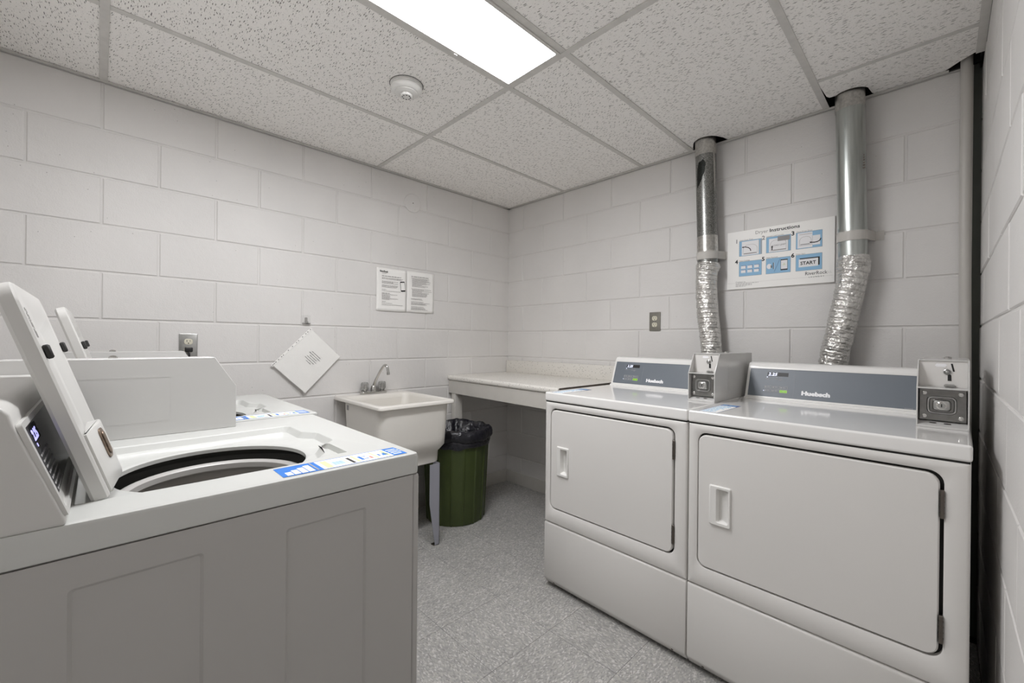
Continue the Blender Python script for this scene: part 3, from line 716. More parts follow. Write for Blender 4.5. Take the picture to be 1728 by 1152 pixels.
def cyl_patch(name, pts, m, parent, p0, p1, r):
    # pts: (angle deg, world z) outline wrapped on a duct running p0 (top) to p1
    bm = bmesh.new(); n_ = 14; zs = sorted(set(z for a, z in pts)); z0_, z1_ = zs[0], zs[-1]
    def span(z):
        xs_ = []
        for (a, za), (b, zb) in zip(pts, pts[1:]+pts[:1]):
            if (za-z)*(zb-z) <= 0 and za != zb: xs_.append(a+(b-a)*(z-za)/(zb-za))
        return min(xs_), max(xs_)
    rows = []
    for i in range(n_+1):
        z = z0_+(z1_-z0_)*(.001+.998*i/n_); a, b = span(z); c = p0+(p1-p0)*((p0.z-z)/(p0.z-p1.z)); w_ = noise.noise(Vector((z*60, 0, 3)))*3
        rows.append([bm.verts.new((c.x-p1.x+r*math.cos(math.radians(a+w_+(b-a)*k/6)), c.y-p1.y+r*math.sin(math.radians(a+w_+(b-a)*k/6)), z)) for k in range(7)])
    for u_, v_ in zip(rows, rows[1:]):
        for k in range(6): bm.faces.new((u_[k], u_[k+1], v_[k+1], v_[k]))
    obj(name, bm, m, parent)
SOOT = galv_mat('soot_stain', (36, 38, 36), (70, 72, 70), 260, .15, .4, False)
cyl_patch('dark_stain', [(-128, 1.985), (-104, 2.01), (-76, 2.07), (-70, 2.11), (-84, 2.135), (-112, 2.125), (-124, 2.09), (-130, 2.04)], SOOT, d1, tp, bt_, .0519)
cyl_patch('paint_drip', [(-24, 2.17), (-14, 2.17), (-14, 2.02), (-20, 1.94), (-23, 2.02)], PIPEP, d1, tp, bt_, .0521)
# white painted riser pipe in the corner
t = thing('riser_pipe', 'white painted vertical pipe in the corner right of the ducts', 'pipe', (2.5835, -.021, 0))
obj('pipe', tube(bmesh.new(), [(0, 0, 2.44), (0, 0, 1.6), (.006, 0, .9), (.006, 0, 0.0)], .0172, 28), PIPEP, t)

# ------------------------------------------------------------------ folding counter in the corner
t = thing('folding_counter', 'speckled white laminate counter in the corner left of the dryers', 'counter', (0, 0, 0))
def ctop(bm, y0, z0, z1, x1, bev):
    q = bmesh.new(); box(q, .004, x1, y0, -.006, z0, z1)
    for v in q.verts:
        if v.co.y < -.3: v.co.y -= .040*v.co.x
    if bev:
        es = [e for e in q.edges if all(v.co.y < -.3 for v in e.verts) and abs(e.verts[0].co.x-e.verts[1].co.x) > .5]
        bmesh.ops.bevel(q, geom=es, offset=.014, segments=5, profile=.5, affect='EDGES')
    put(bm, q); return bm
obj('worktop', ctop(bmesh.new(), -.608, .863, .898, 1.072, True), LAM, t)
q = bmesh.new(); box(q, 1.072, 1.0745, -.638, -.006, .864, .897); obj('raw_end', q, EDGE, t, smooth=False)
obj('backsplash', box(bmesh.new(), .004, 1.19, -.022, -.003, .8975, .995, .004, 2), LAM, t)
q = bmesh.new(); box(q, .004, 1.072, -.598, -.578, .771, .862, .001, 1)
for v in q.verts: v.co.y -= .040*v.co.x
obj('apron', q, WOODP, t, smooth=False)
obj('leg', box(bmesh.new(), .042, .088, -.600, -.536, 0, .770, .003, 2), WOODP, t)
obj('wall_cleat', box(bmesh.new(), .015, 1.07, -.04, -.002, .80, .862), WOODP, t, smooth=False)
obj('leg', box(bmesh.new(), 1.01, 1.05, -.620, -.556, 0, .770, .003, 2), WOODP, t)

# ------------------------------------------------------------------ laundry sink
t = thing('laundry_sink', 'white plastic laundry sink on grey legs against the left wall', 'sink', (0, 0, 0), 0)
def LR(x0, x1, y0, y1, r, z): return [(p[0], p[1], z) for p in rrect(x0, x1, y0, y1, r, 6)]
X0, X1, Y0, Y1 = .002, .578, -1.432, -.965
loops = [LR(.16, .490, -1.375, -1.025, .05, .470), LR(.155, .500, -1.38, -1.02, .05, .455), LR(.150, .508, -1.388, -1.012, .055, .460), LR(.150, .512, -1.390, -1.010, .055, .520),
         LR(.142, .520, -1.396, -1.004, .058, .528), LR(.112, .545, -1.412, -.988, .060, .560), LR(.108, .550, -1.414, -.986, .062, .60), LR(.102, .556, -1.418, -.981, .050, .790),
         LR(X0+.006, X1-.006, Y0+.006, Y1-.006, .018, .793), LR(X0, X1, Y0, Y1, .022, .797), LR(X0, X1, Y0, Y1, .022, .809), LR(X0+.004, X1-.004, Y0+.004, Y1-.004, .020, .8145),
         LR(X0+.008, X1-.008, Y0+.008, Y1-.008, .018, .815), LR(.088, .548, -1.406, -.990, .045, .815), LR(.092, .544, -1.402, -.994, .045, .811), LR(.100, .538, -1.396, -1.000, .045, .795),
         LR(.115, .525, -1.386, -1.010, .05, .55), LR(.14, .50, -1.365, -1.03, .06, .53)]
bs = obj('basin', loft(bmesh.new(), loops), TUB, t, ang=50)
obj('rating_label', box(bmesh.new(), .16, .19, -1.4178, -1.4165, .752, .780), INKG, t, smooth=False)
def leg(xc, yc, sx, sy):
    """folded sheet-steel leg with its corner outwards, tapering to the foot"""
    bm = bmesh.new(); top, bot = .066, .028; th = .002
    for ax in (0, 1):
        prof = [(0, .46), (top, .46), (top, .24), (bot, .004), (0, .004)]
        q = bmesh.new()
        if ax == 0: prism(q, [(-sx*p[0], p[1]) for p in prof], 'y', 0, -sy*th)
        else: prism(q, [(-sy*p[0], p[1]) for p in prof], 'x', 0, -sx*th)
        put(bm, q)
    bmesh.ops.recalc_face_normals(bm, faces=bm.faces)
    o = obj('leg', bm, LEGP, t, (xc, yc, 0), smooth=False)
    obj('foot_plate', box(bmesh.new(), -sx*.034 if sx > 0 else 0, 0 if sx > 0 else .034, -.034 if sy > 0 else 0, 0 if sy > 0 else .034, 0, .004, .001, 1), HINGE, o)
for xc, sx in ((.545, 1), (.135, -1)):
    for yc, sy in ((-1.045, 1), (-1.352, -1)): leg(xc, yc, sx, sy)
obj('drain_pipe', tube(bmesh.new(), smoothpath([(.32, -1.2, .46), (.32, -1.2, .34), (.28, -1.2, .28), (.22, -1.2, .30), (.15, -1.2, .34), (.004, -1.2, .34)]), .02, 16), PLASTIC, t)

# faucet
t = thing('faucet', 'chrome faucet with two clear knobs on the laundry sink', 'faucet', (.040, -1.198, .8145))
obj('base', prism(bmesh.new(), rrect(-.024, .024, -.083, .083, .012, 4), 'z', 0, .018, .006, 3), CHROME, t)
for s in (1, -1):
    k = obj('knob', lathe(bmesh.new(), [(.012, .016), (.014, .022), (.0195, .028), (.0235, .036), (.0225, .066), (.018, .074), (.0005, .076)], 14, Matrix.Translation((0, .057*s, 0)), True), ACRYL, t, ang=20)
    obj('stem', tube(bmesh.new(), [(0, .057*s, .016), (0, .057*s, .062)], .008, 12), CHROME, k)
obj('spout', tube(bmesh.new(), smoothpath([(.004, -.002, .014), (.006, 0, .05), (.020, .004, .085), (.060, .012, .140), (.086, .018, .170), (.104, .023, .182), (.118, .028, .172), (.124, .031, .15), (.126, .032, .135)], 6), lambda i: .0125-.0045*min(i/12, 1), 18), CHROME, t)
obj('spout_collar', lathe(bmesh.new(), [(.0185, .014), (.0185, .030), (.015, .048), (.012, .052)], 20, Matrix.Translation((.004, -.002, 0)), True, True), CHROME, t)
obj('aerator', tube(bmesh.new(), [(.1255, .0315, .140), (.1265, .033, .124)], .0098, 18), CHROME, t)

# ------------------------------------------------------------------ trash bin and bag
bx, by = .285, -.737
t = thing('trash_bin', 'olive green ribbed plastic trash bin under the counter', 'bin', (bx, by, 0))
seg = 160; loops = []
for z, r in ((0, .176), (.004, .183), (.02, .186), (.27, .198), (.49, .208), (.53, .210), (.535, .216), (.570, .217)):
    L = []
    for k in range(seg):
        rib = .0055 if (k % 10 == 0 and z < .50) else 0
        L.append(((r+rib)*math.cos(2*PI*k/seg), (r+rib)*math.sin(2*PI*k/seg), z))
    loops.append(L)
loops += [[((r)*math.cos(2*PI*k/seg), r*math.sin(2*PI*k/seg), z) for k in range(seg)] for r, z in ((.211, .570), (.203, .53), (.18, .02))]
obj('body', loft(bmesh.new(), loops), OLIVE, t, ang=30)
for s, a in ((1, math.radians(-80)), (1, math.radians(100))):
    obj('handle', prism(bmesh.new(), rrect(-.05, .05, -.022, .022, .018, 5), 'z', 0, .03, .005, 2, M=Matrix.Translation((.208*math.cos(a), .208*math.sin(a), .462)) @ frameM((0, 0, 0), (-math.sin(a), math.cos(a), 0), (0, 0, 1))), OLIVE, t)
# bag: folded over the rim, falling inside
bm = bmesh.new(); seg = 110; prof = [(.214, .488), (.221, .494), (.225, .508), (.220, .520), (.230, .530), (.238, .546), (.236, .566), (.230, .582), (.220, .592), (.208, .592), (.195, .578), (.18, .55), (.16, .50), (.13, .45), (.07, .41), (.004, .40)]
loops = []
for i, (r, z) in enumerate(prof):
    L = []
    for k in range(seg):
        a = 2*PI*k/seg; nv = Vector((math.cos(a)*3.2, math.sin(a)*3.2, z*9))
        f = noise.noise(nv); f2 = noise.noise(Vector((math.cos(a)*9, math.sin(a)*9, z*14+4)))
        amp = (.006 if i < 4 else .008) if i < 9 else .022
        lift = .012*noise.noise(Vector((math.cos(a)*2+5, math.sin(a)*2, 1)))
        rr = max(.217 if i < 9 else .003, r+f*amp+f2*amp*.5) if i < 9 else max(.003, r+f*amp*min(1, r*6)+f2*amp*.6*min(1, r*6))
        zz = z+(f2*.008+lift if i != 0 else f*.016+f2*.006)
        if i in (7, 8, 9): zz = max(zz, .576)
        L.append((rr*math.cos(a), rr*math.sin(a), zz))
    loops.append(L)
o = obj('trash_bag', loft(bm, loops, False, True), BAG, None, (bx, by, -.002), ang=50)
tag(o, 'black plastic bag lining the green trash bin', 'trash bag')

# ------------------------------------------------------------------ coin boxes
def coin_box():
    t = thing('coin_box', '', 'coin box')
    Wd, Dp, Ht, Zm = .107, .43, .194, .114
    prof = [(0, 0), (0, Zm), (.05, Ht), (Dp, Ht), (Dp, 0)]
    bm = bmesh.new()
    for x0 in (0, Wd-.0032): prism(bm, prof, 'x', x0, x0+.0032, .0008, 1)
    box(bm, .001, Wd-.001, .05, Dp, Ht-.0032, Ht, .0008, 1); box(bm, 0.002, Wd-.002, Dp-.003, Dp, 0, Ht)
    prism(bm, [(0, 0), (0, .0055), (.032, .016), (.032, .012), (.1, .003), (.1, 0)], 'x', .002, Wd-.002)
    box(bm, .002, Wd-.002, -.0002, .052, Zm-.0028, Zm+.0008, .0006, 1)
    h = obj('housing', bm, BOXP, t, ang=30)
    obj('interior', box(bmesh.new(), .003, Wd-.003, .058, Dp-.01, .002, Ht-.0035), SATIN, t, smooth=False)
    for xx, sg in ((-.0006, 0), (Wd, 1)):
        bm = bmesh.new(); Ms = frameM((xx+(.0006 if sg == 0 else 0), 0, 0), (0, 1, 0), (0, 0, 1)) if sg else frameM((xx+.0006, 0, 0), (0, 1, 0), (0, 0, 1))
        frame_ring(bm, rrect(.14, Dp-.02, .035, .150, .006, 3), rrect(.144, Dp-.024, .039, .146, .004, 3), 0 if sg else -.0003, .0003 if sg else 0, Ms)
        obj('side_emboss', bm, BOXP, h, ang=60)
    F = frameM((0, .054, 0), (1, 0, 0), (0, 0, 1))
    s = obj('coin_plate', box(bmesh.new(), .0035, Wd-.0035, .054, .057, Zm, Ht-.003), SATIN, t, smooth=False)
    obj('label_plate', prism(bmesh.new(), [(.036, .178), (.040, .174), (.058, .174), (.062, .178), (.058, .183), (.040, .183)], 'z', 0, .0008, M=F), WHITE, s, smooth=False)
    sl = bmesh.new(); prism(sl, [(.0735, .161), (.0775, .161), (.073, .184), (.069, .184)], 'z', 0, .0009, M=F); prism(sl, [(.063, .1335), (.071, .1335), (.0705, .150), (.067, .1535), (.063, .150)], 'z', 0, .0009, M=F)
    obj('coin_slot', sl, BLACK, s, smooth=False)
    gl = bmesh.new(); prism(gl, [(.0785, .160), (.072, .160), (.067, .1855), (.0735, .1855)], 'z', 0, .0004, M=F); prism(gl, rrect(.0615, .0725, .1325, .1555, .003, 3), 'z', 0, .0005, M=F)
    obj('slot_trim', gl, PLASTIC, s, smooth=False)
    obj('reject_button', lathe(bmesh.new(), [(.0085, 0), (.0085, .003), (.0062, .004), (.006, .0015), (.005, .006), (.0005, .0075)], 20, F @ Matrix.Translation((.062, .1595, 0))), STEEL, s)
    obj('return_lip', prism(bmesh.new(), rrect(.056, .079, .1175, .1235, .0028, 4), 'z', 0, .010, .001, 1, M=F @ Matrix.Translation((0, -.0005, 0))), STEEL, s)
    # stainless lock plate
    F2 = frameM((0, .022, 0), (1, 0, 0), (0, 0, 1))
    k = obj('lock_plate', box(bmesh.new(), .006, Wd-.006, .022, .026, .019, Zm-.004, .0006, 1), PLATES, t, smooth=False)
    cx, cz = .052, .064
    def sq(a, c): return [(cx+p[0], cz+p[1]) for p in rrect(-a, a, -a*.82, a*.82, c, 5)]
    bm = loft(bmesh.new(), [[(p[0], p[1], z) for p in sq(a, c)] for a, c, z in ((.031, .012, 0), (.029, .011, .0035), (.0265, .010, .0038), (.0235, .009, -.0010), (.020, .008, -.0012), (.0165, .007, .0075), (.014, .006, .0085))], False, True, F2)
    obj('embossed_boss', bm, STEEL, k, ang=35)
    bm = lathe(bmesh.new(), [(.0115, .008), (.0115, .010), (.0085, .012), (.0085, .009), (.0005, .009)], 24, F2 @ Matrix.Translation((cx, cz, 0))); obj('lock_ring', bm, CHROME, k)
    bm = lathe(bmesh.new(), [(.0072, .0085), (.0072, .0118), (.0005, .012)], 20, F2 @ Matrix.Translation((cx, cz, 0))); lk = obj('lock_cylinder', bm, STEEL, k)
    obj('key_slot', box(bmesh.new(), cx-.0012, cx+.0012, cz-.0045, cz+.0045, .0119, .0124, M=F2), BLACK, k, smooth=False)
    for (px, pz) in ((.016, .098), (.091, .098), (.016, .030), (.091, .030)):
        obj('bolt', lathe(bmesh.new(), [(.0062, 0), (.0058, .0018), (.0035, .003), (.0005, .0031)], 16, F2 @ Matrix.Translation((px, pz, 0))), CHROME, k)
    Fb = frameM((0, .016, .0118), (1, 0, 0), (0, 1, .18))
    bm = bmesh.new()
    for px in (.034, .064): prism(bm, [(px+.0075*math.cos(a*PI/8), .001+.0032*math.sin(a*PI/8)) for a in range(16)], 'z', 0, .0008, M=Fb)
    obj('drain_hole', bm, HINGE, t, smooth=False)
    obj('top_latch', lathe(bmesh.new(), [(.009, 0), (.009, .004), (.005, .0065), (.0005, .007)], 18, Matrix.Translation((.06, .25, Ht)), True), CHROME, t)
    return t

# ------------------------------------------------------------------ dryers
def dryer():
    t = thing('dryer', '', 'dryer')
    Wd, Dp, Ht = .683, .705, .914
    obj('cabinet', box(bmesh.new(), .003, Wd-.003, .022, Dp, .03, .870, .002, 1), SATIN, t)
    d0x, d1x, d0z, d1z, rr = .034, .636, .376, .841, .030
    # front panel with the door opening
    F = frameM((0, 0, 0), (1, 0, 0), (0, 0, 1))          # local z points to -y (the room)
    outer = rrect(.0025, Wd-.0025, .308, .8695, .0005, 6); inner = rrect(d0x, d1x, d0z, d1z, rr, 6)
    bm = bmesh.new(); c = .007
    o2 = rrect(.0025+c*.35, Wd-.0025-c*.35, .308+.002, .8695-.002, .0005, 6); o3 = rrect(.0025+c, Wd-.0025-c, .308+.006, .8695-.005, .0005, 6)
    i3 = rrect(d0x-.004, d1x+.004, d0z-.004, d1z+.004, rr+.003, 6)
    L = lambda P, z: [(p[0], p[1], z) for p in P]
    loft(bm, [L(outer, -.022), L(outer, -.006), L(o2, -.002), L(o3, 0), L(i3, 0), L(inner, -.003), L(inner, -.019)], False, False, F)
    obj('front_panel', bm, SATIN, t, ang=45)
    obj('door_gap_shade', box(bmesh.new(), d0x-.003, d1x+.003, .0185, .0225, d0z-.003, d1z+.003), GAP, t, smooth=False)  # dark plate standing in for the shade inside the door gap
    # door with recessed pull
    ga, gb = .0035, .0075
    D0 = rrect(d0x+ga, d1x-gb, d0z+ga+.001, d1z-gb, rr-.003, 6); D1 = rrect(d0x+ga+.003, d1x-gb-.003, d0z+ga+.004, d1z-gb-.003, rr-.005, 6)
    hx0, hx1, hz0, hz1 = .076, .146, .537, .671
    pk = rrect(.100, .139, .549, .661, .006, 4)
    bm = bmesh.new()
    loft(bm, [L(D0, -.016), L(D0, -.0035), L(D1, 0)], False, False, F)
    holed(bm, D1, [pk], 0, F)
    dr = obj('door', bm, SATIN, t, ang=45)
    bm = bmesh.new(); es0 = rrect(hx0, hx1, hz0, hz1, .005, 4); es1 = rrect(hx0+.006, hx1-.002, hz0+.003, hz1-.003, .004, 4)
    pin = rrect(.1035, .112, .556, .652, .003, 4)
    loft(bm, [L(es0, 0), L(es0, .002), L(es1, .0075), L(rrect(.1, .1395, .548, .662, .006, 4), .0070), L(rrect(.102, .137, .551, .659, .005, 4), .002), L(pin, -.0155)], False, True, F)
    obj('handle', bm, PLASTIC, dr, ang=30)
    for (z0, z1) in ((.726, .796), (.419, .488)):
        bm = bmesh.new(); box(bm, d1x-.007, d1x+.0005, -.0045, .004, z0, z1, .0012, 1)
        for k in range(1, 5): box(bm, d1x-.0075, d1x+.001, -.005, .003, z0+(z1-z0)*k/5-.0006, z0+(z1-z0)*k/5+.0006)
        obj('hinge', bm, HINGE, t, smooth=False)
    # lower access panel
    bm = prism(bmesh.new(), [(.022, .305), (.006, .305), (.0015, .301), (0, .295), (0, .046), (.002, .040), (.022, .014), (.030, .014), (.030, .305)], 'x', .003, Wd-.003, .0012, 1)
    lp = obj('lower_panel', bm, SATIN, t, ang=50)
    Fk = frameM((0, .012, .027), (1, 0, 0), (0, -.02, .026))
    for px in (.055, Wd-.055): obj('screw', lathe(bmesh.new(), [(.0045, .0005), (.004, .0022), (.0005, .003)], 14, Fk @ Matrix.Translation((px, 0, 0)), True), HINGE, lp)
    for px in (.05, Wd-.05):
        for py in (.07, Dp-.06): obj('foot', lathe(bmesh.new(), [(.018, 0), (.018, .008), (.009, .012), (.009, .034)], 16, Matrix.Translation((px, py, 0)), True, True), RUBBER, t)
    # top deck
    bm = box(bmesh.new(), 0, Wd, -.003, Dp, .873, Ht, .007, 3)
    tp = wn(obj('top', bm, ENAMEL, t))
    obj('top_seam', box(bmesh.new(), .004, Wd-.004, .003, Dp-.01, .868, .8745), GAP, t, smooth=False)
    # console
    e = Vector((0, .3363, .9417)); P0 = Vector((0, .528, .930))
    def fp(s): return (P0.y+e.y*s, P0.z+e.z*s)
    prof = [(.512, Ht-.001), (.513, .9215), (.524, .9225), (.524, .9245), fp(-.012), fp(.128), (fp(.128)[0]+.004, fp(.134)[1]), (fp(.134)[0]+.008, fp(.142)[1]), (fp(.146)[0]+.010, 1.0665), (.62, 1.070), (.68, 1.068), (.68, Ht-.001)]
    cx1 = .5705
    co = obj('console', prism(bmesh.new(), prof, 'x', .015, cx1, .0012, 1), ENAMEL, t, ang=30)
    Fc = frameM((0, P0.y, P0.z), (1, 0, 0), e)
    bm = bmesh.new(); frame_ring(bm, rrect(.0165, cx1-.0005, -.0115, .1265, .003, 3), rrect(.026, .560, -.003, .1195, .002, 3), 0, .0025, Fc); obj('console_frame', bm, PLASTIC, co, ang=50)
    obj('control_panel', rects(bmesh.new(), [(.0255, .5605, -.0035, .120)], Fc, .0012), PANEL, co, smooth=False)
    b = .0012
    def R(nm, lst, m, base=b): return obj(nm, rects(bmesh.new(), lst, Fc, .0003, base), m, co, smooth=False)
    R('display', [(.094, .171, .0885, .1050)], BLACK)
    obj('display_digits', join_bm([text_bm('2.25', .0175, Fc, .097, .0905, width=.034, base=.0016, shear=.2, bold=.0003)]), GLOW, co, smooth=False)
    bm = bmesh.new()
    for px in (.092, .097, .127, .131, .141, .147):
        box(bm, px-.0015, px+.0015, .0825, .0845, b, b+.0003, M=Fc); box(bm, px-.004, px+.004, .0745, .0763, b, b+.0003, M=Fc)
    for px in (.142,): box(bm, px-.004, px+.004, .0705, .0723, b, b+.0003, M=Fc)
    obj('indicator_print', bm, INKG, co, smooth=False)
    for r_ in range(2):
        for c_ in range(3):
            x0 = .088+c_*.0285; z0 = .0335-r_*.0155; g_ = (r_ == 1 and c_ == 2)
            bt = obj('button', rects(bmesh.new(), [(x0, x0+.027, z0, z0+.0118)], Fc, .0006, b), GREEN if g_ else PANEL, co, smooth=False)
            if g_: bt['label'] = 'bright lime green start button'
            q = bmesh.new(); frame_ring(q, rrect(x0, x0+.027, z0, z0+.0118, .001, 2), rrect(x0+.0007, x0+.0263, z0+.0007, z0+.0111, .001, 2), b+.0006, b+.0009, Fc)
            if not g_: rects(q, [(x0+.003, x0+.007, z0+.004, z0+.008), (x0+.010, x0+.022, z0+.0045, z0+.0055), (x0+.010, x0+.019, z0+.0068, z0+.0078)], Fc, .0003, b+.0006)
            else: rects(q, [(x0+.010, x0+.018, z0+.005, z0+.0065)], Fc, .0003, b+.0006)
            obj('button_print', q, INKL if not g_ else LIME, co, smooth=False)
    obj('indicator_lamp', rects(bmesh.new(), [(.0845, .0875, .0215, .0245), (.0925, .0955, .0815, .0845)], Fc, .0004, b), GLOW, co, smooth=False)
    R('divider_line', [(.194, .1943, .004, .100)], INKG)
    obj('maker_lettering', text_bm('Huebsch', .022, Fc, .222, .0165, width=.094, bold=.0014, base=b), WHITE, co, smooth=False)
    R('small_print', [(.528, .55, -.0005, .0005)], INKL)
    # caution strip on the top, left edge
    Ft = frameM((0, 0, Ht+.0001), (1, 0, 0), (0, 1, 0))
    st = obj('instruction_sticker', rects(bmesh.new(), [(.034, .096, .006, .236)], Ft, .0004), BOARD, t, smooth=False)
    q = bmesh.new(); frame_ring(q, rrect(.034, .096, .006, .236, .001, 1), rrect(.0356, .0944, .0076, .2344, .001, 1), .0004, .0007, Ft); obj('sticker_border', q, NAVY, st, smooth=False)
    obj('sticker_header', rects(bmesh.new(), [(.034, .096, .196, .236)], Ft, .0003, .0004), NAVY, st, smooth=False)
    q = bmesh.new(); rn = random.Random(8)
    for k in range(16): greek(q, Ft, .040, rn.uniform(.07, .09), .016+k*.011, .003, rn, .0004)
    obj('sticker_print', q, SKY, st, smooth=False)
    q = bmesh.new()
    for k in range(3): greek(q, Ft, .040, .086, .204+k*.009, .004, rn, .0007)
    obj('header_print', q, SKY, st, smooth=False)
    return t
RD = -.0202
dA = dryer(); cA = coin_box()
dA['label'] = 'left white dryer, beside the speckled counter'; dA['group'] = 'white coin-operated dryers'
dA.location = (1.212, -.914, 0); dA.rotation_euler = (0, 0, RD)
dB = copy_tree(dA); dB['label'] = 'right white dryer, next to the right wall'; dB.location = (1.896, -.929, 0); dB.rotation_euler = (0, 0, RD)
def on_dryer(o, loc, x, y, z):
    o.location = Matrix.Translation(loc) @ Matrix.Rotation(RD, 4, 'Z') @ Vector((x, y, z)); o.rotation_euler = (0, 0, RD)
cA['label'] = 'white coin box on the left dryer, standing between the two consoles'; cA['group'] = 'coin boxes'
on_dryer(cA, dA.location, .5725, .245, .9145)
cB = copy_tree(cA); cB['label'] = 'white coin box on the right dryer, next to the corner pipe'; on_dryer(cB, dB.location, .5725, .235, .9145)

# ------------------------------------------------------------------ washers (front faces the back wall)
def washer():
    t = thing('washer', '', 'washer')
    Wd, Dp, ZT, ZS = .65, .70, .905, .861
    # cabinet with embossed side panels
    CL = lambda z: [(p[0], p[1], z) for p in rrect(.003, Wd-.006, -Dp, -.003, .004, 2)]
    obj('cabinet', loft(bmesh.new(), [CL(.025), CL(ZS-.001)], True, False), SHADEDENAMEL, t)
    sp = bmesh.new(); Fs = frameM((Wd-.0058, 0, 0), (0, 1, 0), (0, 0, 1))
    outl = [(-Dp+.002, .03), (-.016, .03), (-.016, ZS-.003), (-Dp+.002, ZS-.003)]
    recs = [(-.536, -.388), (-.270, -.122)]
    holes = [rrect(a, b, .12, .816, .006, 3) for a, b in recs]
    holed(sp, outl, holes, .0045, Fs); ringwall(sp, outl, 0, outl, .0045, Fs)
    for (a, b), h in zip(recs, holes):
        inn = rrect(a+.0045, b-.0045, .1245, .8115, .004, 3)
        ringwall(sp, h, .0045, inn, .0008, Fs); holed(sp, inn, [], .0008, Fs)
    obj('side_panel', sp, SHADEDENAMEL, t, ang=60)
    bm = bmesh.new(); box(bm, .002, Wd-.001, -.0155, .0, .028, ZS-.003, .005, 3); obj('front_panel', bm, SHADEDENAMEL, t)
    for px in (.05, Wd-.05):
        for py in (-.06, -Dp+.06): obj('foot', lathe(bmesh.new(), [(.018, 0), (.018, .008), (.009, .012), (.009, .03)], 16, Matrix.Translation((px, py, 0)), True, True), RUBBER, t)
    # top deck: outer shell, lid well, hole
    L = lambda P, z: [(p[0], p[1], z) for p in P]
    n = 6
    def OR(i, r): return rrect(i, Wd-i, -Dp, -i, (max(r, .001), max(r, .001), .001, .001), n)
    well = [(.165, -.535), (.150, -.14), (.155, -.128), (.170, -.119), (.258, -.119), (.272, -.112), (.292, -.094), (.302, -.091), (.398, -.091), (.410, -.095), (.432, -.118), (.442, -.128), (.455, -.140), (.52, -.156), (.548, -.178), (.562, -.205), (.566, -.235), (.566, -.535)][::-1]
    slot = rrect(.440, .545, -.143, -.117, .003, 2)
    bm = bmesh.new()
    loft(bm, [L(OR(.0005, .012), ZS), L(OR(0, .012), ZS+.003), L(OR(0, .012), ZT-.008), L(OR(.0022, .011), ZT-.0025), L(OR(.008, .008), ZT)], False, False)
    holed(bm, OR(.008, .008), [well, slot], ZT)
    def shrink(P, d):
        cx = sum(p[0] for p in P)/len(P); cy = sum(p[1] for p in P)/len(P)
        out = []; m_ = len(P); area = sum(P[i][0]*P[(i+1) % m_][1]-P[(i+1) % m_][0]*P[i][1] for i in range(m_)); sg = 1 if area > 0 else -1
        for i in range(m_):
            a = Vector(P[i-1]); b = Vector(P[i]); c = Vector(P[(i+1) % m_])
            n1 = Vector((-(b-a).y, (b-a).x)).normalized()*sg; n2 = Vector((-(c-b).y, (c-b).x)).normalized()*sg
            nn = (n1+n2).normalized(); q = b+nn*(d/max(nn.dot(n1), .5)); out.append((q.x, q.y))
        return out
    w1 = shrink(well, .003); w2_ = shrink(well, .011); w3 = shrink(well, .014)
    circ = [(.392+.165*math.cos(-2*PI*k/64), -.326+.165*math.sin(-2*PI*k/64)) for k in range(64)]
    ringwall(bm, well, ZT, w1, ZT-.0025); ringwall(bm, w1, ZT-.0025, w2_, ZT-.015); ringwall(bm, w2_, ZT-.015, w3, ZT-.017)
    big = [(.392+.171*math.cos(-2*PI*k/64), -.326+.171*math.sin(-2*PI*k/64)) for k in range(64)]
    bi2 = [(max(min(p[0], w3[0][0]-.001 if False else .5515), 0), p[1]) for p in big]
    holed(bm, w3, [bi2], ZT-.017)
    ringwall(bm, bi2, ZT-.017, circ, ZT-.021)
    ringwall(bm, circ, ZT-.021, circ, ZT-.029)
    sl2 = rrect(.444, .541, -.139, -.121, .002, 2); ringwall(bm, slot, ZT, sl2, ZT-.011); holed(bm, sl2, [], ZT-.011)
    wn(obj('top_deck', bm, DECK, t, ang=40))
    T0 = Matrix.Translation((.392, -.326, 0))
    obj('tub_cover', lathe(bmesh.new(), [(.1655, .877), (.190, .870), (.205, .855), (.205, .80)], 56, T0), SHADE, t)
    rg = obj('balance_ring', lathe(bmesh.new(), [(.168, .83), (.167, .846), (.163, .852), (.158, .854), (.152, .853), (.1475, .849), (.1465, .838), (.150, .834), (.160, .832)], 64, T0), mat('ring_plastic', (176, 174, 171), .32), t)
    obj('basket', lathe(bmesh.new(), [(.168, .835), (.156, .833), (.158, .80), (.163, .55), (.14, .52), (.02, .51), (.0005, .51)], 56, T0), BASKET, t)
    obj('agitator', lathe(bmesh.new(), [(.0005, .74), (.028, .735), (.035, .72), (.04, .62), (.11, .54), (.12, .52)], 32, T0), PLASTIC, t)
    # open lid leaning back
    lean = math.radians(17.6)
    e = Vector((0, -math.sin(lean), math.cos(lean)))
    Fl = frameM((0, -.494, ZT+.002), (-1, 0, 0), e)      # local z faces forward (+y)
    # local coordinates: x from -(.565) .. -(.150)
    x0, x1 = -.566, -.158; hh = .338
    bm = bmesh.new()
    out0 = rrect(x0, x1, 0, hh, (.03, .03, .004, .004), n)
    def ins(d): return rrect(x0+d, x1-d, d*.4, hh-d, (.03-d*.3, .03-d*.3, .004, .004), n)
    inn = rrect(x0+.075, x1-.045, .05, hh-.045, .03, n); inn2 = rrect(x0+.10, x1-.065, .07, hh-.065, .025, n)
    loft(bm, [L(ins(.004), -.021), L(out0, -.017), L(out0, -.003), L(ins(.003), 0), L(inn, 0), L(inn2, -.014)], True, True, Fl)
    lid = wn(obj('lid', bm, LIDP, t, ang=40))
    for px in (x0+.016, x1-.016): obj('bumper', box(bmesh.new(), px-.006, px+.006, .222, .243, 0, .008, .002, 1, M=Fl), RUBBER, lid)
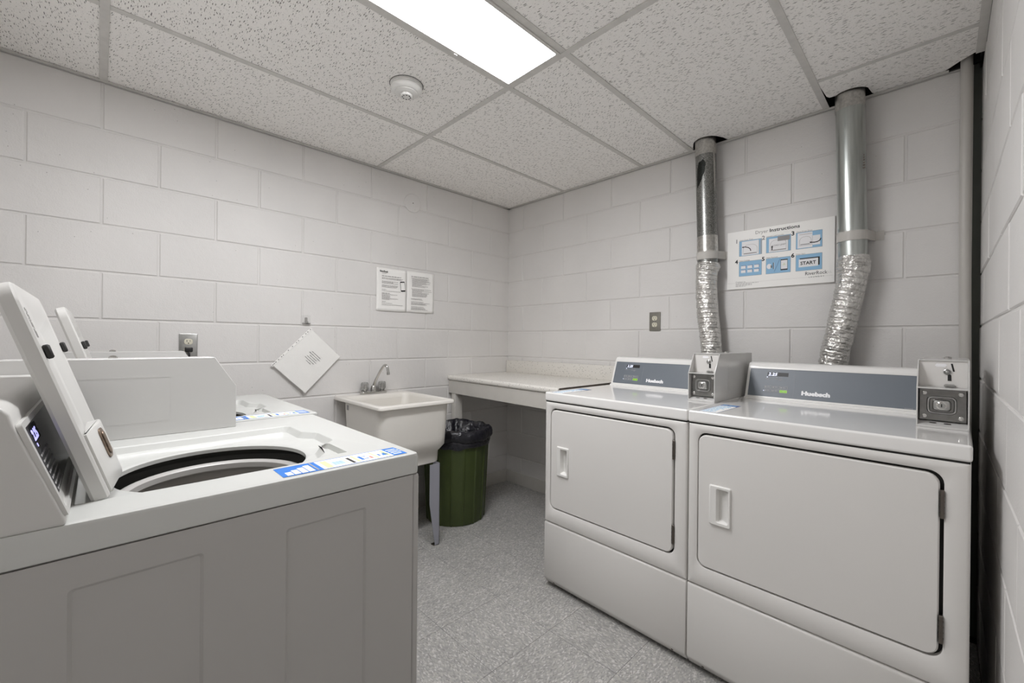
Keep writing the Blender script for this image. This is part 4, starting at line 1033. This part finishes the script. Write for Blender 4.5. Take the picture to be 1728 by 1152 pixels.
    for py in (.018, .043):
        obj('screw', lathe(bmesh.new(), [(.0042, 0), (.004, .0012), (.002, .0006), (.0005, .0006)], 14, Fl @ frameM((x0, py, -.010), (0, -1, 0), (0, 0, 1)) @ Matrix.Rotation(PI, 4, 'X')), HINGE, lid)
    hc = obj('hinge_cover', prism(bmesh.new(), [(x0+.022, 0), (x0+.022, .003), (x0+.120, .019), (x0+.150, .019), (x0+.158, 0)], 'z', .001, .100, .003, 2, M=Fl @ Matrix(((1, 0, 0, 0), (0, 0, 1, 0), (0, 1, 0, 0), (0, 0, 0, 1)))), LIDP, lid, ang=30)
    Fh = Fl @ frameM((x0+.022, 0, .003), (.098, 0, .016), (0, 1, 0))
    q = bmesh.new(); prism(q, rrect(.060, .086, .040, .092, .009, 5), 'z', .0, .002, .0008, 2, M=Fh); prism(q, rrect(.066, .080, .046, .086, .006, 5), 'z', .002, .004, .001, 1, M=Fh); obj('strike_slot', q, RUST, hc, ang=40)
    q = text_bm('2', .001, Fl) if False else bmesh.new(); rn = random.Random(2)
    for k in range(3): greek(q, Fl @ Matrix.Translation((x0+.020+.008*k, .255, 0)) @ Matrix.Rotation(PI/2, 4, 'Z'), 0, .045, 0, .002, rn, 0, .0004)
    obj('moulded_marks', q, INKL, lid, smooth=False)
    # console
    prof = [(-.5375, ZT-.002), (-.5375, ZT+.006), (-.583, 1.040), (-.586, 1.054), (-.594, 1.064), (-.606, 1.069), (-.69, 1.070), (-.698, 1.062), (-.698, ZT-.002)]
    cx0 = .079
    co = obj('console', prism(bmesh.new(), prof, 'x', cx0, Wd, .004, 3), LIDP, t, ang=35)
    ee = Vector((0, -.045, .135)).normalized(); Fc = frameM((0, -.539, ZT+.004), (-1, 0, 0), ee)
    q = bmesh.new(); frame_ring(q, rrect(-Wd+.003, -cx0-.003, .004, .138, .006, 3), rrect(-Wd+.016, -cx0-.012, .013, .130, .004, 3), 0, .0055, Fc); obj('console_frame', q, LIDP, co, ang=50)
    obj('control_panel', rects(bmesh.new(), [(-Wd+.015, -cx0-.011, .012, .131)], Fc, .0016), PANELD, co, smooth=False)
    obj('display', rects(bmesh.new(), [(-.585, -.515, .100, .124)], Fc, .0004, .0016), BLACK, co, smooth=False)
    obj('display_digits', text_bm('2.25', .021, Fc, -.582, .1035, width=.046, base=.002, bold=.0006), GLOWV, co, smooth=False)
    obj('indicator_lamp', rects(bmesh.new(), [(-.578, -.573, .094, .099)], Fc, .0004, .0016), GLOWV, co, smooth=False)
    q = bmesh.new()
    for k in range(7): greek(q, Fc, -.595, -.50, .030+.0085*k, .0028, rn, .0016)
    rects(q, [(-.52, -.500, .112, .116)], Fc, .0004, .0016); obj('panel_print', q, INKG, co, smooth=False)
    # instruction strip on the near edge of the deck
    Ft = frameM((0, 0, ZT+.0001), (0, 1, 0), (-1, 0, 0))   # local x runs forward, local y towards the far side
    y0, y1, a0, a1 = -.273, -.026, -.641, -.578            # local y = -x
    st = obj('instruction_sticker', rects(bmesh.new(), [(y0, y1, a0, a1)], Ft, .0004), BOARD, t, smooth=False)
    obj('sticker_header', rects(bmesh.new(), [(y0, y0+.072, a0, a1), (y1-.030, y1, a0, a1), (y0, y1, a0, a0+.0016), (y0, y1, a1-.0012, a1)], Ft, .0003, .0004), BLUE, st, smooth=False)
    q = bmesh.new()
    for k in range(4): box(q, y0+.009+k*.0125, y0+.0195+k*.0125, a0+.005, a0+.026+k*.0075, .0007, .001, M=Ft)
    for k in range(4): greek(q, Ft, y1-.027, y1-.003, a0+.009+k*.012, .005, rn, .0007)
    obj('header_print', q, WHITE, st, smooth=False)
    obj('grey_band', rects(bmesh.new(), [(y0+.061, y0+.064, a0+.004, a1-.004)], Ft, .0003, .0007), INKG, st, smooth=False)
    q = bmesh.new(); rects(q, [(y0+.080, y0+.092, a0+.006, a1-.008), (y0+.122, y0+.1235, a0+.005, a1-.006), (y0+.142, y0+.147, a0+.008, a1-.006), (y0+.183, y0+.187, a0+.006, a1-.006), (y1-.04, y1-.034, a0+.01, a1-.008)], Ft, .0003, .0004); obj('lime_print', q, LIME, st, smooth=False)
    obj('pale_text_print', rects(bmesh.new(), [(y0+.097, y0+.119, a0+.016+.005*i_, a0+.0185+.005*i_) for i_ in range(5)], Ft, .0003, .0004), SKY, st, smooth=False)
    obj('blue_print', rects(bmesh.new(), [(y0+.152, y0+.158, a0+.014, a0+.042), (y0+.160, y0+.168, a0+.018, a0+.021), (y0+.160, y0+.168, a0+.036, a0+.039), (y0+.192, y0+.196, a0+.02, a0+.034), (y0+.200, y0+.213, a0+.018, a0+.028), (y0+.204, y0+.210, a0+.028, a0+.036)], Ft, .0003, .0004), BLUE, st, smooth=False)
    obj('dark_print', rects(bmesh.new(), [(y0+.130, y0+.136, a0+.006, a0+.048)], Ft, .0003, .0004), INK, st, smooth=False)
    obj('red_print', rects(bmesh.new(), [(y0+.172, y0+.177, a0+.014, a0+.030)], Ft, .0003, .0004), REDP, st, smooth=False)
    return t
wA = washer(); wA.location = (1.070, -1.917, 0)
wA['label'] = 'near white top-load washer, its shaded side to the front'; wA['group'] = 'white top-load washers'
wB = copy_tree(wA); wB.location = (.402, -1.892, 0); wB['label'] = 'farther white top-load washer, next to the left wall'
for wsh, loc, lab in ((wA, (1.1455, -2.150, .9055), 'white coin box on the near washer, its plain side facing out'), (wB, (.4775, -2.140, .9055), 'white coin box on the far washer, near the left wall outlet')):
    c = copy_tree(cA); c['label'] = lab; c.location = loc; c.rotation_euler = (0, 0, PI); c.scale = (.78, 1, 1)

# fine print and punched holes are too small to pick apart
PRINT = {'printing', 'bold_printing', 'punched_hole', 'contact_lines', 'indicator_print', 'sticker_print', 'header_print', 'panel_print', 'moulded_marks', 'button_print', 'lime_print', 'blue_print', 'sticker_header', 'ink_stamp', 'small_print', 'maker_mark', 'slots', 'vent_hole', 'drain_hole', 'pale_text_print'}
for o in bpy.data.objects:
    if o.name.split('.')[0] in PRINT: o['kind'] = 'stuff'
    if 'label' in o.keys() and o['label'] == '': del o['label']
for o in []:
    if 'label' in o.keys() and o['label'] == '': del o['label']
